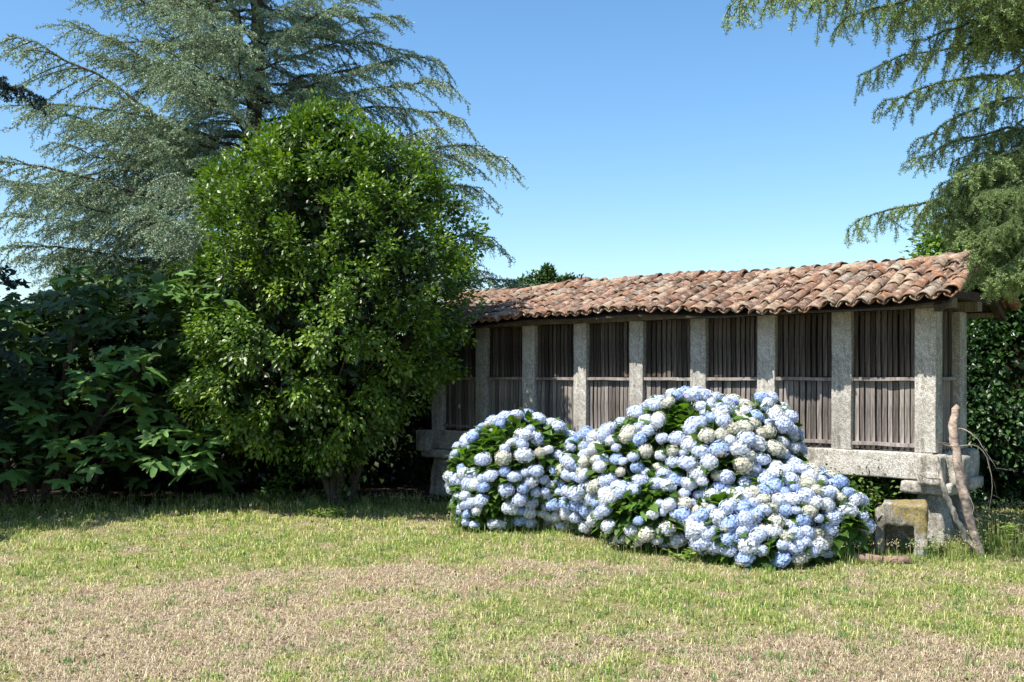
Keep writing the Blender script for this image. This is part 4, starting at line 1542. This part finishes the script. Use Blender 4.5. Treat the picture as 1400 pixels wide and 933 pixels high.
# straw and dry thatch lying flat
mb = MB()
n = 210000
y = 5.0 + 8 * rng.random(n) ** 1.2
x = rng.uniform(-1, 1, n) * (y * .55 + .3)
keep = (rng.random(n) < np.clip(1.0 - 1.1 * green_mask(x, y), .28, 1))
x, y = x[keep], y[keep]; n = len(x)
t_ = rng.random((n, 1))
col = (np.array((.20, .15, .10)) * (1 - t_) + np.array((.72, .62, .45)) * t_)
blades(mb, x, y, rng.uniform(.02, .09, n), rng.uniform(.75, 1.0, n), rng.uniform(.0010, .0026, n) * (1 + (y - 5) * .08), col)
tag(mb.build("dry_thatch", M_GRASS, tint=True), "pale straw and dead grass lying over the bare soil", "dry grass", kind='stuff')

# dead leaves and crumbs of earth lying about
mb = MB()
n = 5200
y = 5.0 + 8 * rng.random(n) ** 1.1
x = rng.uniform(-1, 1, n) * (y * .55 + .3)
up = np.tile((0.0, 0, 1.0), (n, 1)) + rng.normal(0, .45, (n, 3))
dl = rand_dirs(n) * np.array((1, 1, .2))
scatter(mb, BROAD_V, BROAD_F, np.stack([x, y, ground_z(x, y) + .008], 1), dl, up, rng.uniform(.012, .045, n), colmix(n, (.10, .06, .035), (.42, .30, .19), 1, .4))
tag(mb.build("fallen_leaves", M_GRASS, tint=True), "small dry brown leaves scattered over the lawn", "fallen leaves", kind='stuff')

# coarser green tufts
mb = MB()
nt_ = 2200
ty = 5.2 + 7.2 * rng.random(nt_) ** 1.1; tx = rng.uniform(-1, 1, nt_) * (ty * .54)
gm_ = green_mask(tx, ty)
sel = rng.random(nt_) < .35 + .6 * gm_
tx, ty = tx[sel], ty[sel]
# the tufts one can tell apart in the photograph
sp_ = [(342, 777), (430, 787), (375, 826), (122, 914), (57, 868), (300, 735), (830, 860), (745, 900), (1180, 890), (1230, 880), (1330, 905), (1370, 880), (880, 925), (960, 790), (1060, 900), (280, 840), (520, 910), (1300, 920)]
ex = [(q_[0] - 700) / FPX * (1.7 * FPX / (q_[1] - 517)) for q_ in sp_]; ey = [1.7 * FPX / (q_[1] - 517) for q_ in sp_]
big = np.concatenate([np.zeros(len(tx)), np.ones(len(ex))])
tx = np.concatenate([tx, ex]); ty = np.concatenate([ty, ey])
per = 16
X = np.repeat(tx, per) + rng.normal(0, .030, len(tx) * per) * (1 + 1.2 * np.repeat(big, per))
Y = np.repeat(ty, per) + rng.normal(0, .028, len(tx) * per)
n = len(X)
tone = np.repeat(rng.random((len(tx), 1)), per, 0)
col = (np.array((.09, .19, .05)) * (1 - tone) + np.array((.26, .34, .12)) * tone) * rng.uniform(.8, 1.2, (n, 1))
blades(mb, X, Y, rng.uniform(.03, .085, n) * (1 + .5 * np.repeat(big, per)), rng.uniform(.1, .9, n), rng.uniform(.002, .004, n), col)
tag(mb.build("grass_tufts", M_GRASS, tint=True), "scattered coarse green grass tufts standing up from the dry lawn", "grass", kind='stuff')

# taller seeding grass and weeds along the shaded edge, round the bushes and the trough
mb = MB()
pts_ = []
for (xa, xb, ya, yb, Nn, hh) in ((0, 420, 690, 712, 2600, .13), (420, 640, 690, 706, 1500, .14), (610, 840, 705, 735, 1700, .16), (820, 1180, 745, 775, 2600, .13), (1150, 1400, 735, 775, 5200, .15), (1330, 1400, 720, 765, 1500, .25), (0, 130, 690, 730, 1200, .10)):
    px_ = rng.uniform(xa, xb, Nn); py_ = rng.uniform(ya, yb, Nn)
    Zg = 1.7 * FPX / (py_ - 517)
    pts_.append((((px_ - 700) / FPX * Zg), Zg, np.full(Nn, hh)))
X = np.concatenate([p[0] for p in pts_]); Y = np.concatenate([p[1] for p in pts_]); H = np.concatenate([p[2] for p in pts_])
kk = fbm(X, Y, 2.2, 8, 2)
sel = rng.random(len(X)) < np.clip((kk - .3) * 2.6, .1, 1)
X, Y, H = X[sel], Y[sel], H[sel]; n = len(X)
t_ = rng.random((n, 1))
col = np.array((.10, .19, .03)) * (1 - t_) + np.array((.34, .36, .12)) * t_
blades(mb, X, Y, H * rng.uniform(.3, 1.25, n), rng.uniform(.05, .7, n), rng.uniform(.002, .0042, n), col)
# seed heads on some
sidx = rng.random(n) < .12
m_ = int(sidx.sum())
sx, sy, sh_ = X[sidx], Y[sidx], H[sidx]
per = 5
cx_ = np.repeat(np.stack([sx, sy, sh_ * 1.2 + .02], 1), per, 0) + rng.normal(0, .012, (m_ * per, 3))
scatter(mb, LEAF4_V, LEAF4_F, cx_, rand_dirs(m_ * per), rand_dirs(m_ * per), rng.uniform(.012, .022, m_ * per), colmix(m_ * per, (.40, .36, .18), (.62, .56, .34)))
blades(mb, sx, sy, sh_ * 1.35, rng.uniform(0, .15, m_), np.full(m_, .0015), np.tile(np.array((.40, .38, .18)), (m_, 1)))
tag(mb.build("tall_grass", M_GRASS, tint=True), "taller seeding grass along the shaded lawn edge and round the bushes", "grass", kind='stuff')


def weed(label, x, y, hgt, nst, spread, seed, ls=.05, ca=(.10, .20, .03), cb=(.28, .38, .08)):
    global rng
    rng = np.random.default_rng(seed)
    Z_ = 1.7 * FPX / (y - 517)
    X_ = (x - 700) / FPX * Z_
    root = empty("weed_plant", (X_, Z_, 0)); tag(root, label, "plant", None)
    st = MB(); lf = MB()
    for k in range(nst):
        a_ = rng.uniform(0, 6.28); d = np.array((math.cos(a_), math.sin(a_) * .6, 0)) * spread * rng.random()
        b_ = np.array((d[0] * .3, d[1] * .3, 0)); hh = hgt * rng.uniform(.5, 1)
        e = d + np.array((0, 0, hh))
        tube(st, [b_, (b_ + e) / 2 + np.array((0, 0, .02)), e], [.004, .003, .002], 4, cap=False)
        m_ = max(4, int(hh / .03))
        tt = np.repeat(np.linspace(.2, 1, m_), 2)[:, None]
        pp = b_ + (e - b_) * tt
        aa = np.arange(len(pp)) * math.pi * .5 * 1.03
        dd = np.stack([np.cos(aa), np.sin(aa), np.full(len(pp), .35)], 1)
        scatter(lf, BROAD_V, BROAD_F, pp, dd, np.tile((0, -.2, 1.0), (len(pp), 1)) + rng.normal(0, .2, (len(pp), 3)), rng.uniform(ls * .6, ls * 1.3, len(pp)), colmix(len(pp), ca, cb, 1))
    st.build("stems", M_GRASS_STEM, root); tag(lf.build("leaves", M_HYD, root, tint=True), kind='stuff')


M_GRASS_STEM, _t, _b = mat("green_stem", .6, .3)
_b.inputs["Base Color"].default_value = (.16, .24, .06, 1)
weed("bright green broad-leaved weed at the lawn edge below the camellia trunk", 428, 712, .12, 8, .22, 1, .07)
weed("low broad-leaved weed right of the one below the camellia trunk", 462, 712, .13, 8, .2, 2, .07)
weed("leafy weed at the left foot of the mossy stone block", 1190, 757, .22, 12, .22, 3, .045)
weed("bushy green weed in front of the right side of the mossy stone block", 1268, 768, .22, 14, .15, 4, .05, (.08, .2, .05), (.2, .36, .12))
weed("weed growing inside the opening of the mossy stone block", 1232, 762, .16, 6, .10, 5, .04)
weed("green weed clump round the foot of the leaning branches", 1334, 762, .28, 20, .22, 6, .04)
weed("weed patch against the hedge at the right edge of the lawn", 1385, 752, .26, 18, .25, 7, .045)
weed("small leafy weed right of the bushy one by the mossy stone block", 1296, 764, .16, 10, .14, 8, .04)
weed("leafy weed at the foot of the left hydrangea", 855, 752, .14, 8, .16, 9, .05)
weed("leafy weed under the low right hydrangea", 940, 768, .13, 10, .2, 10, .05)
